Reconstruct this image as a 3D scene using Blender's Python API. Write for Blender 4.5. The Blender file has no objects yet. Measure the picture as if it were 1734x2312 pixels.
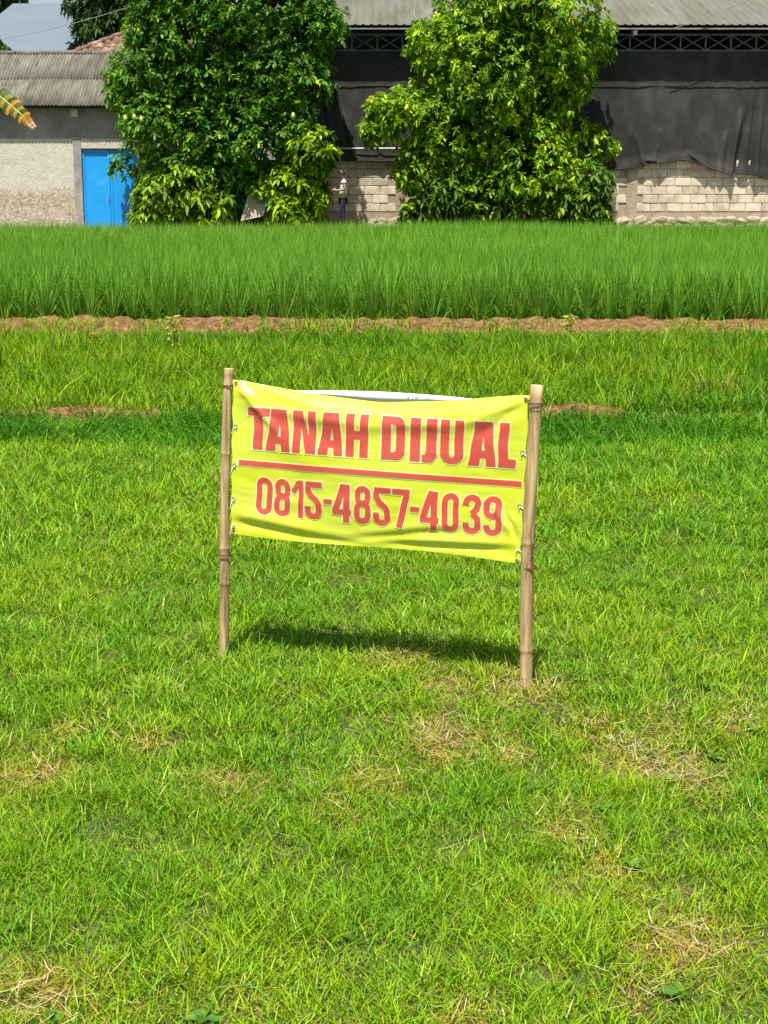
import bpy, bmesh, math, random
import numpy as np
from mathutils import Vector, Matrix

random.seed(7)
rng = np.random.default_rng(7)
sc = bpy.context.scene
C = sc.collection
R = math.radians

# ------------------------------------------------------------------ camera
F_PX, CX, CY = 3474.0, 867.0, 1156.0          # focal length and centre of the photograph, in its pixels
PITCH = math.atan(725.0 / F_PX)
CAM = Vector((0, 0, 1.7))
cd = bpy.data.cameras.new('camera')
cd.sensor_fit = 'HORIZONTAL'; cd.sensor_width = 36.0; cd.lens = F_PX / 1734.0 * 36.0
cd.clip_start = 0.1; cd.clip_end = 2000
cam = bpy.data.objects.new('camera', cd); C.objects.link(cam)
cam.location = CAM; cam.rotation_euler = (R(90) - PITCH, 0, 0)
sc.camera = cam

# ------------------------------------------------------------------ light
SUN = Vector((-0.08, -0.36, 1.0)).normalized()   # towards the sun
w = bpy.data.worlds.new('World'); sc.world = w; w.use_nodes = True
nt = w.node_tree; nt.nodes.clear()
sky = nt.nodes.new('ShaderNodeTexSky'); sky.sky_type = 'NISHITA'; sky.sun_disc = False
sky.sun_elevation = math.asin(SUN.z); sky.sun_rotation = math.atan2(SUN.x, SUN.y)
sky.air_density = 1.2; sky.dust_density = 2.0
bg = nt.nodes.new('ShaderNodeBackground'); bg.inputs['Strength'].default_value = 0.08
wo = nt.nodes.new('ShaderNodeOutputWorld')
nt.links.new(sky.outputs[0], bg.inputs[0]); nt.links.new(bg.outputs[0], wo.inputs[0])
sd = bpy.data.lights.new('sun', 'SUN'); sd.energy = 5.0; sd.angle = R(0.5); sd.color = (1.0, 0.955, 0.87)
sun = bpy.data.objects.new('sun', sd); C.objects.link(sun)
sun.rotation_euler = SUN.to_track_quat('Z', 'Y').to_euler()
sun.location = (0, 0, 30)
vs = sc.view_settings
vs.view_transform = 'Standard'; vs.look = 'None'; vs.gamma = 1.0; vs.use_curve_mapping = False
vs.exposure = 0.78
sc.cycles.use_denoising = False
sc.cycles.max_bounces = 8; sc.cycles.transparent_max_bounces = 8

# ------------------------------------------------------------------ helpers
def ray(px, py):
    a, b = (px - CX) / F_PX, (CY - py) / F_PX
    c, s = math.cos(PITCH), math.sin(PITCH)
    return Vector((a, c + b * s, -s + b * c))
def at(px, py, Y):                     # point of the place seen at a pixel, at distance Y
    d = ray(px, py); return CAM + d * (Y / d.y)
def on_ground(px, py, z=0.0):
    d = ray(px, py); return CAM + d * ((z - CAM.z) / d.z)

def tag(o, label=None, cat=None, group=None, kind=None):
    if label: o['label'] = label
    if cat: o['category'] = cat
    if group: o['group'] = group
    if kind: o['kind'] = kind
    return o
def empty(name, loc=(0, 0, 0)):
    o = bpy.data.objects.new(name, None); C.objects.link(o); o.location = loc
    o.empty_display_size = 0.2
    return o
def link(name, me, m=None, parent=None, loc=None, rot=None, smooth=False):
    o = bpy.data.objects.new(name, me); C.objects.link(o)
    if m is not None and not me.materials: me.materials.append(m)
    if parent is not None: o.parent = parent
    if loc is not None: o.location = loc
    if rot is not None: o.rotation_euler = rot
    if smooth: me.polygons.foreach_set('use_smooth', [True] * len(me.polygons))
    return o
class MB:
    def __init__(s): s.v = []; s.f = []
    def quad(s, a, b, c, d):
        n = len(s.v); s.v += [tuple(a), tuple(b), tuple(c), tuple(d)]; s.f.append((n, n+1, n+2, n+3)); return s
    def box(s, a, b):
        n = len(s.v); (x0, y0, z0), (x1, y1, z1) = a, b
        s.v += [(x0,y0,z0),(x1,y0,z0),(x1,y1,z0),(x0,y1,z0),(x0,y0,z1),(x1,y0,z1),(x1,y1,z1),(x0,y1,z1)]
        s.f += [tuple(n+i for i in q) for q in ((0,3,2,1),(4,5,6,7),(0,1,5,4),(1,2,6,5),(2,3,7,6),(3,0,4,7))]
        return s
    def tube(s, pts, rad, n=8, cap=True):
        pts = [Vector(p) for p in pts]
        if not hasattr(rad, '__len__'): rad = [rad] * len(pts)
        b = len(s.v); prev = None
        for i, p in enumerate(pts):
            d = (pts[min(i+1, len(pts)-1)] - pts[max(i-1, 0)]).normalized()
            if prev is None:
                u = d.orthogonal().normalized()
            else:
                u = (prev - d * prev.dot(d)).normalized()
            prev = u; v = d.cross(u)
            for k in range(n):
                a = 2 * math.pi * k / n
                s.v.append(tuple(p + (u * math.cos(a) + v * math.sin(a)) * rad[i]))
        for i in range(len(pts) - 1):
            for k in range(n):
                s.f.append((b+i*n+k, b+i*n+(k+1) % n, b+(i+1)*n+(k+1) % n, b+(i+1)*n+k))
        if cap:
            s.f.append(tuple(b + k for k in range(n))[::-1]); e = b + (len(pts)-1)*n
            s.f.append(tuple(e + k for k in range(n)))
        return s
    def mesh(s, name):
        me = bpy.data.meshes.new(name); me.from_pydata(s.v, [], s.f); me.update(); return me
    def build(s, name, m, parent=None, loc=None, rot=None, smooth=False):
        return link(name, s.mesh(name), m, parent, loc, rot, smooth)

def np_mesh(name, V, loops, starts, col=None, smooth=False):
    me = bpy.data.meshes.new(name)
    V = np.asarray(V, np.float32); loops = np.asarray(loops, np.int32); starts = np.asarray(starts, np.int32)
    me.vertices.add(len(V)); me.vertices.foreach_set('co', V.ravel())
    me.loops.add(len(loops)); me.loops.foreach_set('vertex_index', loops)
    me.polygons.add(len(starts)); me.polygons.foreach_set('loop_start', starts)
    if smooth: me.polygons.foreach_set('use_smooth', np.ones(len(starts), bool))
    me.update(calc_edges=True)
    if col is not None:
        a = me.color_attributes.new('Col', 'FLOAT_COLOR', 'POINT')
        c4 = np.ones((len(V), 4), np.float32); c4[:, :3] = col
        a.data.foreach_set('color', c4.ravel())
    return me

_lat = {}
def vnoise(x, y, seed=0):              # smooth value noise, 0..1
    if seed not in _lat: _lat[seed] = np.random.default_rng(1000 + seed).random((256, 256))
    L = _lat[seed]
    x = np.asarray(x, float); y = np.asarray(y, float)
    xi = np.floor(x).astype(int); yi = np.floor(y).astype(int)
    fx = x - xi; fy = y - yi; fx = fx*fx*(3-2*fx); fy = fy*fy*(3-2*fy)
    a = L[xi % 256, yi % 256]; b = L[(xi+1) % 256, yi % 256]; c = L[xi % 256, (yi+1) % 256]; d = L[(xi+1) % 256, (yi+1) % 256]
    return (a*(1-fx)+b*fx)*(1-fy) + (c*(1-fx)+d*fx)*fy
def fbm(x, y, seed=0, o=3):
    t = 0; amp = 0.5; n = 0
    for k in range(o):
        t = t + amp * vnoise(x * 2**k, y * 2**k, seed + k); n += amp; amp *= 0.5
    return t / n
def sstep(a, b, x):
    t = np.clip((x - a) / (b - a), 0, 1); return t*t*(3-2*t)

# ------------------------------------------------------------------ materials
def new_mat(name):
    m = bpy.data.materials.new(name); m.use_nodes = True
    n = m.node_tree; p = n.nodes['Principled BSDF']
    return m, n, p
def mat(name, stops, scale=4.0, rough=0.8, spec=0.3, detail=6.0, bump=0.0, bscale=None, stretch=(1, 1, 1), tint=0.0, metal=0.0, dist=0.0, bdist=0.02):
    """noise driven colour ramp; stops = [(pos, (r,g,b)), ...]; tint = random value change per object"""
    m, n, p = new_mat(name); L = n.links.new
    tc = n.nodes.new('ShaderNodeTexCoord'); mp = n.nodes.new('ShaderNodeMapping'); mp.inputs['Scale'].default_value = stretch
    L(tc.outputs['Object'], mp.inputs[0])
    nz = n.nodes.new('ShaderNodeTexNoise'); nz.inputs['Scale'].default_value = scale; nz.inputs['Detail'].default_value = detail
    nz.inputs['Roughness'].default_value = 0.62; nz.inputs['Distortion'].default_value = dist
    L(mp.outputs[0], nz.inputs['Vector'])
    cr = n.nodes.new('ShaderNodeValToRGB'); e = cr.color_ramp.elements
    while len(e) < len(stops): e.new(0.5)
    for i, (q, c) in enumerate(stops): e[i].position = q; e[i].color = (*c, 1)
    L(nz.outputs['Fac'], cr.inputs[0]); out = cr.outputs[0]
    if tint:
        oi = n.nodes.new('ShaderNodeObjectInfo'); hs = n.nodes.new('ShaderNodeHueSaturation')
        mr = n.nodes.new('ShaderNodeMapRange'); mr.inputs[3].default_value = 1 - tint; mr.inputs[4].default_value = 1 + tint
        L(oi.outputs['Random'], mr.inputs[0]); L(mr.outputs[0], hs.inputs['Value']); L(out, hs.inputs['Color']); out = hs.outputs[0]
        ad = n.nodes.new('ShaderNodeVectorMath'); ad.operation = 'ADD'
        L(mp.outputs[0], ad.inputs[0]); L(oi.outputs['Location'], ad.inputs[1]); L(ad.outputs[0], nz.inputs['Vector'])
    L(out, p.inputs['Base Color'])
    p.inputs['Roughness'].default_value = rough; p.inputs['Specular IOR Level'].default_value = spec; p.inputs['Metallic'].default_value = metal
    if bump:
        b2 = n.nodes.new('ShaderNodeTexNoise'); b2.inputs['Scale'].default_value = bscale or scale * 4; b2.inputs['Detail'].default_value = 5
        L(mp.outputs[0], b2.inputs['Vector'])
        bp = n.nodes.new('ShaderNodeBump'); bp.inputs['Strength'].default_value = bump; bp.inputs['Distance'].default_value = bdist
        L(b2.outputs['Fac'], bp.inputs['Height']); L(bp.outputs[0], p.inputs['Normal'])
    return m
def leaf_mat(name, trans=0.35, rough=0.42, spec=0.35, tcol=(1.25, 1.3, 0.6)):
    m, n, p = new_mat(name); L = n.links.new
    at_ = n.nodes.new('ShaderNodeAttribute'); at_.attribute_name = 'Col'
    L(at_.outputs['Color'], p.inputs['Base Color']); p.inputs['Roughness'].default_value = rough; p.inputs['Specular IOR Level'].default_value = spec
    tr = n.nodes.new('ShaderNodeBsdfTranslucent'); mx = n.nodes.new('ShaderNodeMix'); mx.data_type = 'RGBA'; mx.blend_type = 'MULTIPLY'
    mx.inputs[0].default_value = 1.0; mx.inputs[7].default_value = (*tcol, 1)
    L(at_.outputs['Color'], mx.inputs[6]); L(mx.outputs[2], tr.inputs[0])
    ms = n.nodes.new('ShaderNodeMixShader'); ms.inputs[0].default_value = trans
    L(p.outputs[0], ms.inputs[1]); L(tr.outputs[0], ms.inputs[2])
    L(ms.outputs[0], n.nodes['Material Output'].inputs[0])
    return m

M = {}
M['grass'] = leaf_mat('grass_blade', 0.28, 0.6, 0.10, (1.1, 1.25, .6))
M['rice'] = leaf_mat('rice_blade', 0.33, 0.6, 0.10, (1.1, 1.25, .6))
M['leaf'] = leaf_mat('tree_leaf', 0.34, 0.5, 0.25, (1.2, 1.3, .6))
M['bark'] = mat('bark', [(0.3, (.055, .042, .032)), (0.7, (.16, .13, .10))], 6, 0.9, bump=0.6, stretch=(1, 1, .25))
M['soil'] = mat('lawn_soil', [(0.3, (.036, .044, .010)), (0.55, (.072, .078, .018)), (0.75, (.13, .085, .034))], 1.6, 0.95, bump=0.5, bscale=30)
M['mud'] = mat('bund_clay', [(0.32, (.055, .026, .010)), (0.5, (.165, .082, .030)), (0.68, (.30, .165, .066))], 11, 0.95, bump=0.9, bscale=60, dist=0.6)
M['paddy'] = mat('paddy_soil', [(0.3, (.03, .028, .015)), (0.7, (.07, .055, .03))], 2, 0.6)
M['yard'] = mat('yard_earth', [(0.3, (.12, .09, .055)), (0.7, (.28, .22, .15))], 3, 0.95, bump=0.4)
M['bamboo'] = mat('bamboo', [(0.32, (.08, .05, .026)), (0.43, (.33, .215, .10)), (0.58, (.58, .41, .21)), (0.75, (.72, .55, .31))], 48, 0.6, 0.3, bump=0.3, stretch=(1, 1, .07), dist=0.5, bdist=.004)
M['bamboo_cut'] = mat('bamboo_cut_end', [(0.3, (.45, .36, .26)), (0.7, (.62, .54, .42))], 30, 0.85)
M['wire'] = mat('rusty_wire', [(0.3, (.09, .035, .02)), (0.7, (.20, .08, .045))], 40, 0.7)
M['string'] = mat('white_string', [(0.3, (.6, .6, .58)), (0.7, (.8, .8, .78))], 40, 0.7)
M['plaster'] = None
M['concrete'] = mat('grey_concrete', [(0.3, (.20, .19, .17)), (0.7, (.40, .38, .34))], 3, 0.9, bump=0.3)
M['block'] = mat('cream_block', [(0.25, (.33, .26, .165)), (0.5, (.56, .49, .36)), (0.75, (.70, .64, .50))], 3.2, 0.92, 0.2, bump=0.35, bscale=30, tint=0.14)
M['mortar'] = mat('wall_mortar', [(0.3, (.28, .225, .15)), (0.7, (.45, .38, .27))], 5, 0.95, bump=0.4)
M['stone'] = mat('foundation_stone', [(0.25, (.17, .13, .085)), (0.5, (.37, .31, .22)), (0.75, (.54, .48, .37))], 5, 0.95, bump=0.6, tint=0.15)
M['asbestos'] = mat('weathered_cement_sheet', [(0.25, (.070, .064, .050)), (0.5, (.140, .129, .105)), (0.78, (.235, .217, .18))], 2.2, 0.95, 0.1, stretch=(2.2, .5, 1), tint=0.12)
M['clear_sheet'] = mat('pale_translucent_sheet', [(0.3, (.52, .55, .52)), (0.7, (.72, .74, .70))], 2, 0.5)
M['blue'] = mat('blue_painted_steel', [(0.3, (.010, .27, .70)), (0.6, (.014, .34, .82)), (0.8, (.07, .44, .84))], 0.9, 0.36, 0.5, bump=0.06, bscale=3)
M['clay'] = mat('clay_tile', [(0.30, (.050, .028, .020)), (0.5, (.155, .088, .058)), (0.72, (.36, .27, .20))], 3, 0.9, tint=0.3)
M['metal_roof'] = mat('weathered_metal_roof', [(0.25, (.085, .083, .056)), (0.5, (.130, .128, .100)), (0.78, (.180, .177, .152))], 1.3, 0.9, 0.1, stretch=(1.6, .25, 1), tint=0.05)
M['pale_roof'] = mat('pale_blue_metal_roof', [(0.2, (.118, .145, .175)), (0.8, (.137, .165, .195))], 0.4, 0.8, 0.15)
M['steel'] = mat('grey_steel', [(0.3, (.16, .16, .16)), (0.7, (.30, .30, .30))], 4, 0.6, 0.4)
M['dark'] = mat('dark_interior', [(0.3, (.02, .02, .022)), (0.7, (.045, .045, .05))], 2, 0.9, 0.1)  # near-black tone stands in for the shade inside the warehouse
M['pale_paint'] = mat('pale_paint', [(0.3, (.55, .55, .52)), (0.7, (.75, .75, .72))], 4, 0.6)
M['vent'] = mat('cream_vent', [(0.3, (.62, .57, .42)), (0.7, (.80, .76, .62))], 6, 0.8)
M['skin'] = mat('skin', [(0.3, (.36, .17, .09)), (0.7, (.46, .24, .13))], 5, 0.55)
M['hair'] = mat('black_hair', [(0.3, (.012, .010, .009)), (0.7, (.03, .025, .02))], 30, 0.5)
M['navy'] = mat('navy_cloth', [(0.3, (.012, .013, .035)), (0.7, (.03, .032, .065))], 8, 0.9)
M['board'] = mat('cream_plywood', [(0.3, (.27, .22, .15)), (0.7, (.40, .34, .25))], 3, 0.9, stretch=(1, 1, .3))
M['fruit'] = mat('pale_fruit', [(0.3, (.34, .45, .09)), (0.7, (.50, .58, .18))], 10, 0.5)
M['white_back'] = mat('white_vinyl_back', [(0.3, (.66, .68, .68)), (0.7, (.78, .79, .79))], 4, 0.45)
M['ink_grey'] = mat('grey_print', [(0.3, (.10, .10, .13)), (0.7, (.16, .16, .2))], 4, 0.5)
M['ink_teal'] = mat('teal_print', [(0.3, (.05, .35, .38)), (0.7, (.08, .45, .48))], 4, 0.5)

def vinyl(name, a, b, scale=7):
    m = mat(name, [(0.3, a), (0.7, b)], scale, 0.30, 0.6, bump=0.10, bscale=140, bdist=0.002, stretch=(.6, .6, 1.6))
    p = m.node_tree.nodes['Principled BSDF']; n = m.node_tree; L = n.links.new
    tr = n.nodes.new('ShaderNodeBsdfTranslucent'); tr.inputs[0].default_value = (*b, 1)
    ms = n.nodes.new('ShaderNodeMixShader'); ms.inputs[0].default_value = 0.12
    L(p.outputs[0], ms.inputs[1]); L(tr.outputs[0], ms.inputs[2]); L(ms.outputs[0], n.nodes['Material Output'].inputs[0])
    return m
M['vinyl_yellow'] = vinyl('yellow_vinyl', (.68, .745, .022), (.78, .845, .115))
M['vinyl_red'] = vinyl('faded_red_print', (.66, .085, .060), (.74, .135, .100))
M['vinyl_pale'] = vinyl('pale_yellow_print', (.80, .78, .30), (.86, .84, .44))

def plaster():                        # cream render, worn to brown stains near the foot
    m, n, p = new_mat('stained_plaster'); L = n.links.new
    tc = n.nodes.new('ShaderNodeTexCoord')
    a = n.nodes.new('ShaderNodeTexNoise'); a.inputs['Scale'].default_value = 2.2; a.inputs['Detail'].default_value = 8; a.inputs['Distortion'].default_value = 1.6; a.inputs['Roughness'].default_value = .68
    L(tc.outputs['Object'], a.inputs['Vector'])
    r1 = n.nodes.new('ShaderNodeValToRGB'); e = r1.color_ramp.elements
    e[0].position = .30; e[0].color = (.46, .43, .35, 1); e[1].position = .72; e[1].color = (.63, .60, .51, 1)
    L(a.outputs['Fac'], r1.inputs[0])
    b = n.nodes.new('ShaderNodeTexNoise'); b.inputs['Scale'].default_value = 5.5; b.inputs['Detail'].default_value = 7; b.inputs['Distortion'].default_value = 2.4
    L(tc.outputs['Object'], b.inputs['Vector'])
    sx = n.nodes.new('ShaderNodeSeparateXYZ'); L(tc.outputs['Object'], sx.inputs[0])
    mr = n.nodes.new('ShaderNodeMapRange'); mr.inputs[1].default_value = 1.55; mr.inputs[2].default_value = 2.0; mr.inputs[3].default_value = .14; mr.inputs[4].default_value = -.13
    L(sx.outputs[2], mr.inputs[0])
    ad = n.nodes.new('ShaderNodeMath'); L(b.outputs['Fac'], ad.inputs[0]); L(mr.outputs[0], ad.inputs[1])
    r2 = n.nodes.new('ShaderNodeValToRGB'); e = r2.color_ramp.elements
    e[0].position = .50; e[0].color = (0, 0, 0, 1); e[1].position = .74; e[1].color = (1, 1, 1, 1)
    L(ad.outputs[0], r2.inputs[0])
    mx = n.nodes.new('ShaderNodeMix'); mx.data_type = 'RGBA'; L(r2.outputs[0], mx.inputs[0]); L(r1.outputs[0], mx.inputs[6]); mx.inputs[7].default_value = (.33, .25, .155, 1)
    L(mx.outputs[2], p.inputs['Base Color']); p.inputs['Roughness'].default_value = .95; p.inputs['Specular IOR Level'].default_value = .15
    bp = n.nodes.new('ShaderNodeBump'); bp.inputs['Strength'].default_value = .5; bp.inputs['Distance'].default_value = .03
    L(b.outputs['Fac'], bp.inputs['Height']); L(bp.outputs[0], p.inputs['Normal'])
    return m
M['plaster'] = plaster()
M['grey_render_and_shade'] = mat('grey_render_and_shade', [(0.3, (.20, .19, .17)), (0.7, (.36, .345, .31))], 1.4, 0.95, 0.1, bump=0.2)  # also serves as the painted eave shade on the shed's upper wall
def net_mat():
    m = mat('black_shade_net', [(0.30, (.024, .023, .022)), (0.5, (.042, .040, .038)), (0.72, (.080, .075, .067))], 1.1, 0.85, 0.15, bump=0.25, bscale=18, stretch=(1, 1, .6))
    return m
M['net'] = net_mat()

# ------------------------------------------------------------------ ground
def gz(x, y):                         # height of the ground
    x = np.asarray(x, float); y = np.asarray(y, float)
    z = 0.035 * (fbm(x * .55 + 40, y * .55 + 40, 3) - .5) + .02 * (vnoise(x * 2.2 + 9, y * 2.2 + 9, 8) - .5)
    line = 11.5 + .05 * x * .3 + .12 * (vnoise(x * .7 + 30, 5.5 + 0 * x, 4) - .5)
    z = z - .07 * np.exp(-((y - line + .75) / .45) ** 2) + .06 * np.exp(-((y - line - .05) / .16) ** 2)
    far = sstep(17.4, 19.4, y)
    z = z * (1 - far) - .03 * far
    return np.where((y < -5) | (y > 60) | (np.abs(x) > 40), -.03, z)
xs = np.concatenate([[-600, -200, -80, -45], np.arange(-26, -9, 1.0), np.arange(-9, 9.01, .12), np.arange(10, 27, 1.0), [45, 80, 200, 600]])
ys = np.concatenate([[-200, -40, -8, -2, 0, 1, 2], np.arange(2.3, 20.6, .09), np.arange(21, 60, 1.5), [70, 120, 300, 900]])
X, Y = np.meshgrid(xs, ys); Z = gz(X, Y)
ny, nx = X.shape
idx = np.arange(ny * nx).reshape(ny, nx)
q = np.stack([idx[:-1, :-1], idx[:-1, 1:], idx[1:, 1:], idx[1:, :-1]], -1).reshape(-1, 4)
me = np_mesh('ground', np.stack([X, Y, Z], -1).reshape(-1, 3), q.ravel(), np.arange(len(q)) * 4, smooth=True)
tag(link('ground', me, M['soil']), 'open grassy plot of ground', 'ground', kind='structure')

# bund between the lawn and the rice, as a lumpy clay bank
xs = np.arange(-10, 10.01, .05); ts = np.linspace(0, 1, 34)
X, T = np.meshgrid(xs, ts)
front = 18.35 - .02 * X + .25 * (fbm(X * .8 + 11, X * 0 + 3, 21) - .5)
Y = front + T * 1.4
prof = np.interp(T, [0, .12, .27, .6, .9, 1], [-.06, .05, .125, .135, .10, -.06])
lump = (fbm(X * 4.3 + 5, Y * 5.0, 31, 4) - .5)
Z = prof + (.085 * lump + .085 * (fbm(X * 9, Y * 9, 36, 2) - .5)) * np.clip(prof / .1, 0, 1)
Y = Y - .10 * (fbm(X * 6 + 60, T * 9, 41, 3) - .5)
ny, nx = X.shape; idx = np.arange(ny * nx).reshape(ny, nx)
q = np.stack([idx[:-1, :-1], idx[:-1, 1:], idx[1:, 1:], idx[1:, :-1]], -1).reshape(-1, 4)
me = np_mesh('mud_bund', np.stack([X, Y, Z], -1).reshape(-1, 3), q.ravel(), np.arange(len(q)) * 4)
tag(link('mud_bund', me, M['mud']), 'low brown clay bund in front of the rice', 'bund', kind='structure')
def small_ridge(name, px0, px1, py, label):
    a, b = on_ground(px0, py), on_ground(px1, py)
    n = max(8, int((b.x - a.x) / .04)); xs = np.linspace(a.x, b.x, n); ts = np.linspace(0, 1, 12)
    X, T = np.meshgrid(xs, ts); e = np.sin(np.pi * (X - a.x) / (b.x - a.x)) ** .4
    Yc = 11.5 + .015 * X + .12 * (vnoise(X * .7 + 30, 5.5 + 0 * X, 4) - .5)
    Y = Yc - .12 + T * .32 + .08 * (fbm(X * 4, T * 3, 51) - .5)
    Z = gz(X, Y) - .03 + e * np.sin(np.pi * T) ** .6 * (.085 + .06 * (fbm(X * 7 + 3, T * 5, 55) - .5))
    ny, nx = X.shape; idx = np.arange(ny * nx).reshape(ny, nx)
    q = np.stack([idx[:-1, :-1], idx[:-1, 1:], idx[1:, 1:], idx[1:, :-1]], -1).reshape(-1, 4)
    me = np_mesh(name, np.stack([X, Y, Z], -1).reshape(-1, 3), q.ravel(), np.arange(len(q)) * 4)
    tag(link(name, me, M['mud']), label, 'ridge', kind='structure')
small_ridge('mud_ridge', -40, 400, 942, 'thin clay ridge showing through the grass at the left')
small_ridge('mud_ridge', 1195, 1425, 948, 'thin clay ridge beside the right bamboo post')
MB().quad((-60, 19.2, .06), (60, 19.2, .06), (60, 43.0, .06), (-60, 43.0, .06)).build('paddy_soil', M['paddy'])
tag(bpy.data.objects['paddy_soil'], 'dark wet soil under the rice', 'soil', kind='structure')
yz = .66
mb = MB(); mb.quad((-60, 42.6, -.1), (60, 42.6, -.1), (60, 43.0, yz), (-60, 43.0, yz)); mb.quad((-60, 43.0, yz), (60, 43.0, yz), (60, 90, yz), (-60, 90, yz))
tag(mb.build('yard', M['yard']), 'raised earth yard in front of the buildings', 'yard', kind='structure')

# ------------------------------------------------------------------ blades
def blades(base, h, wd, yaw, lean, curl, col, tipcol=None, segs=2):
    """strip blades: base (n,3), height, width, yaw of the lean, lean (tip run / height), curl (extra run at tip)"""
    n = len(base); d = np.stack([np.cos(yaw), np.sin(yaw)], -1)
    side_yaw = yaw + np.pi/2 + rng.normal(0, .7, n); s = np.stack([np.cos(side_yaw), np.sin(side_yaw)], -1)
    V = []; cols = []
    for k in range(segs + 1):
        t = k / segs
        run = (lean * t + curl * t ** 2.2) * h
        up = h * (t - .35 * curl * t ** 3)
        c = base.copy(); c[:, :2] += d * run[:, None]; c[:, 2] += np.maximum(up, .004)
        wk = wd * (1.0, .9, .55)[min(2, int(t * 2.99))] if k < segs else 0 * wd
        cc = col if tipcol is None else col * (1 - t) + tipcol * t
        if k < segs:
            l = c.copy(); l[:, :2] -= s * (wk / 2)[:, None]; r = c.copy(); r[:, :2] += s * (wk / 2)[:, None]
            V += [l, r]; cols += [cc, cc]
        else:
            V.append(c); cols.append(cc)
    per = 2 * segs + 1
    V = np.stack(V, 1).reshape(-1, 3); cols = np.stack(cols, 1).reshape(-1, 3)
    pat = []; st = []; o = 0
    for k in range(segs - 1):
        pat += [2*k, 2*k+1, 2*k+3, 2*k+2]; st.append(o); o += 4
    pat += [2*segs-2, 2*segs-1, 2*segs]; st.append(o); o += 3
    loops = (np.array(pat)[None, :] + np.arange(n)[:, None] * per).ravel()
    starts = (np.array(st)[None, :] + np.arange(n)[:, None] * o).ravel()
    return V, loops, starts, cols
def join(parts):
    V = []; Lp = []; S = []; Cc = []; vo = lo = 0
    for v, l, s, c in parts:
        V.append(v); Lp.append(l + vo); S.append(s + lo); Cc.append(c); vo += len(v); lo += len(l)
    return np.concatenate(V), np.concatenate(Lp), np.concatenate(S), np.concatenate(Cc)
def mixc(a, b, t): return np.asarray(a)[None, :] * (1 - t[:, None]) + np.asarray(b)[None, :] * t[:, None]

def scatter(y0, y1, dens, margin):    # points over the wedge of ground in front of the camera, with a margin to the sides
    hw = lambda y: .27 * y + margin
    n = int((y1 - y0) * (hw(y0) + hw(y1)) * dens)
    y = rng.uniform(y0, y1, int(n * 1.4)); x = rng.uniform(-1, 1, len(y)) * hw(y1)
    k = np.abs(x) < hw(y); return x[k], y[k]

# dry patches: (pixel x, y, radius m, strength)
DRY = [(1010, 1680, .16, 1), (1130, 1715, .10, .8), (1330, 1650, .10, .9), (1470, 1720, .17, 1), (1500, 1640, .12, .7), (1660, 1640, .10, .8), (1555, 2135, .11, 1.1),
       (1440, 2240, .07, .6), (90, 2260, .13, .9), (60, 1770, .16, .6), (500, 1790, .12, .6), (900, 1502, .13, .9), (1290, 1880, .10, .6), (1385, 1960, .08, .6),
       (180, 1660, .1, .5), (1180, 1570, .16, .7), (840, 1770, .12, .5), (1300, 855, .16, .6), (1600, 900, .2, .4), (1560, 1780, .12, .6), (770, 1840, .1, .4), (330, 1700, .1, .4),
       (1030, 2290, .06, .6), (560, 2260, .05, .3), (1000, 1560, .1, .5)]
DRYW = [(on_ground(a, b), r, s) for a, b, r, s in DRY]
def dryness(x, y):
    d = 0 * x
    for p, r, s in DRYW: d = np.maximum(d, s * np.exp(-(((x - p.x) / r) ** 2 + ((y - p.y) / (r * 1.25)) ** 2)))
    return d
GREEN = np.array((.098, .262, .009)); LIME = np.array((.238, .368, .007)); DEEP = np.array((.032, .140, .010)); STRAW = np.array((.46, .31, .10)); OLIVE = np.array((.40, .36, .010)); BLUEG = np.array((.12, .33, .03))

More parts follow.
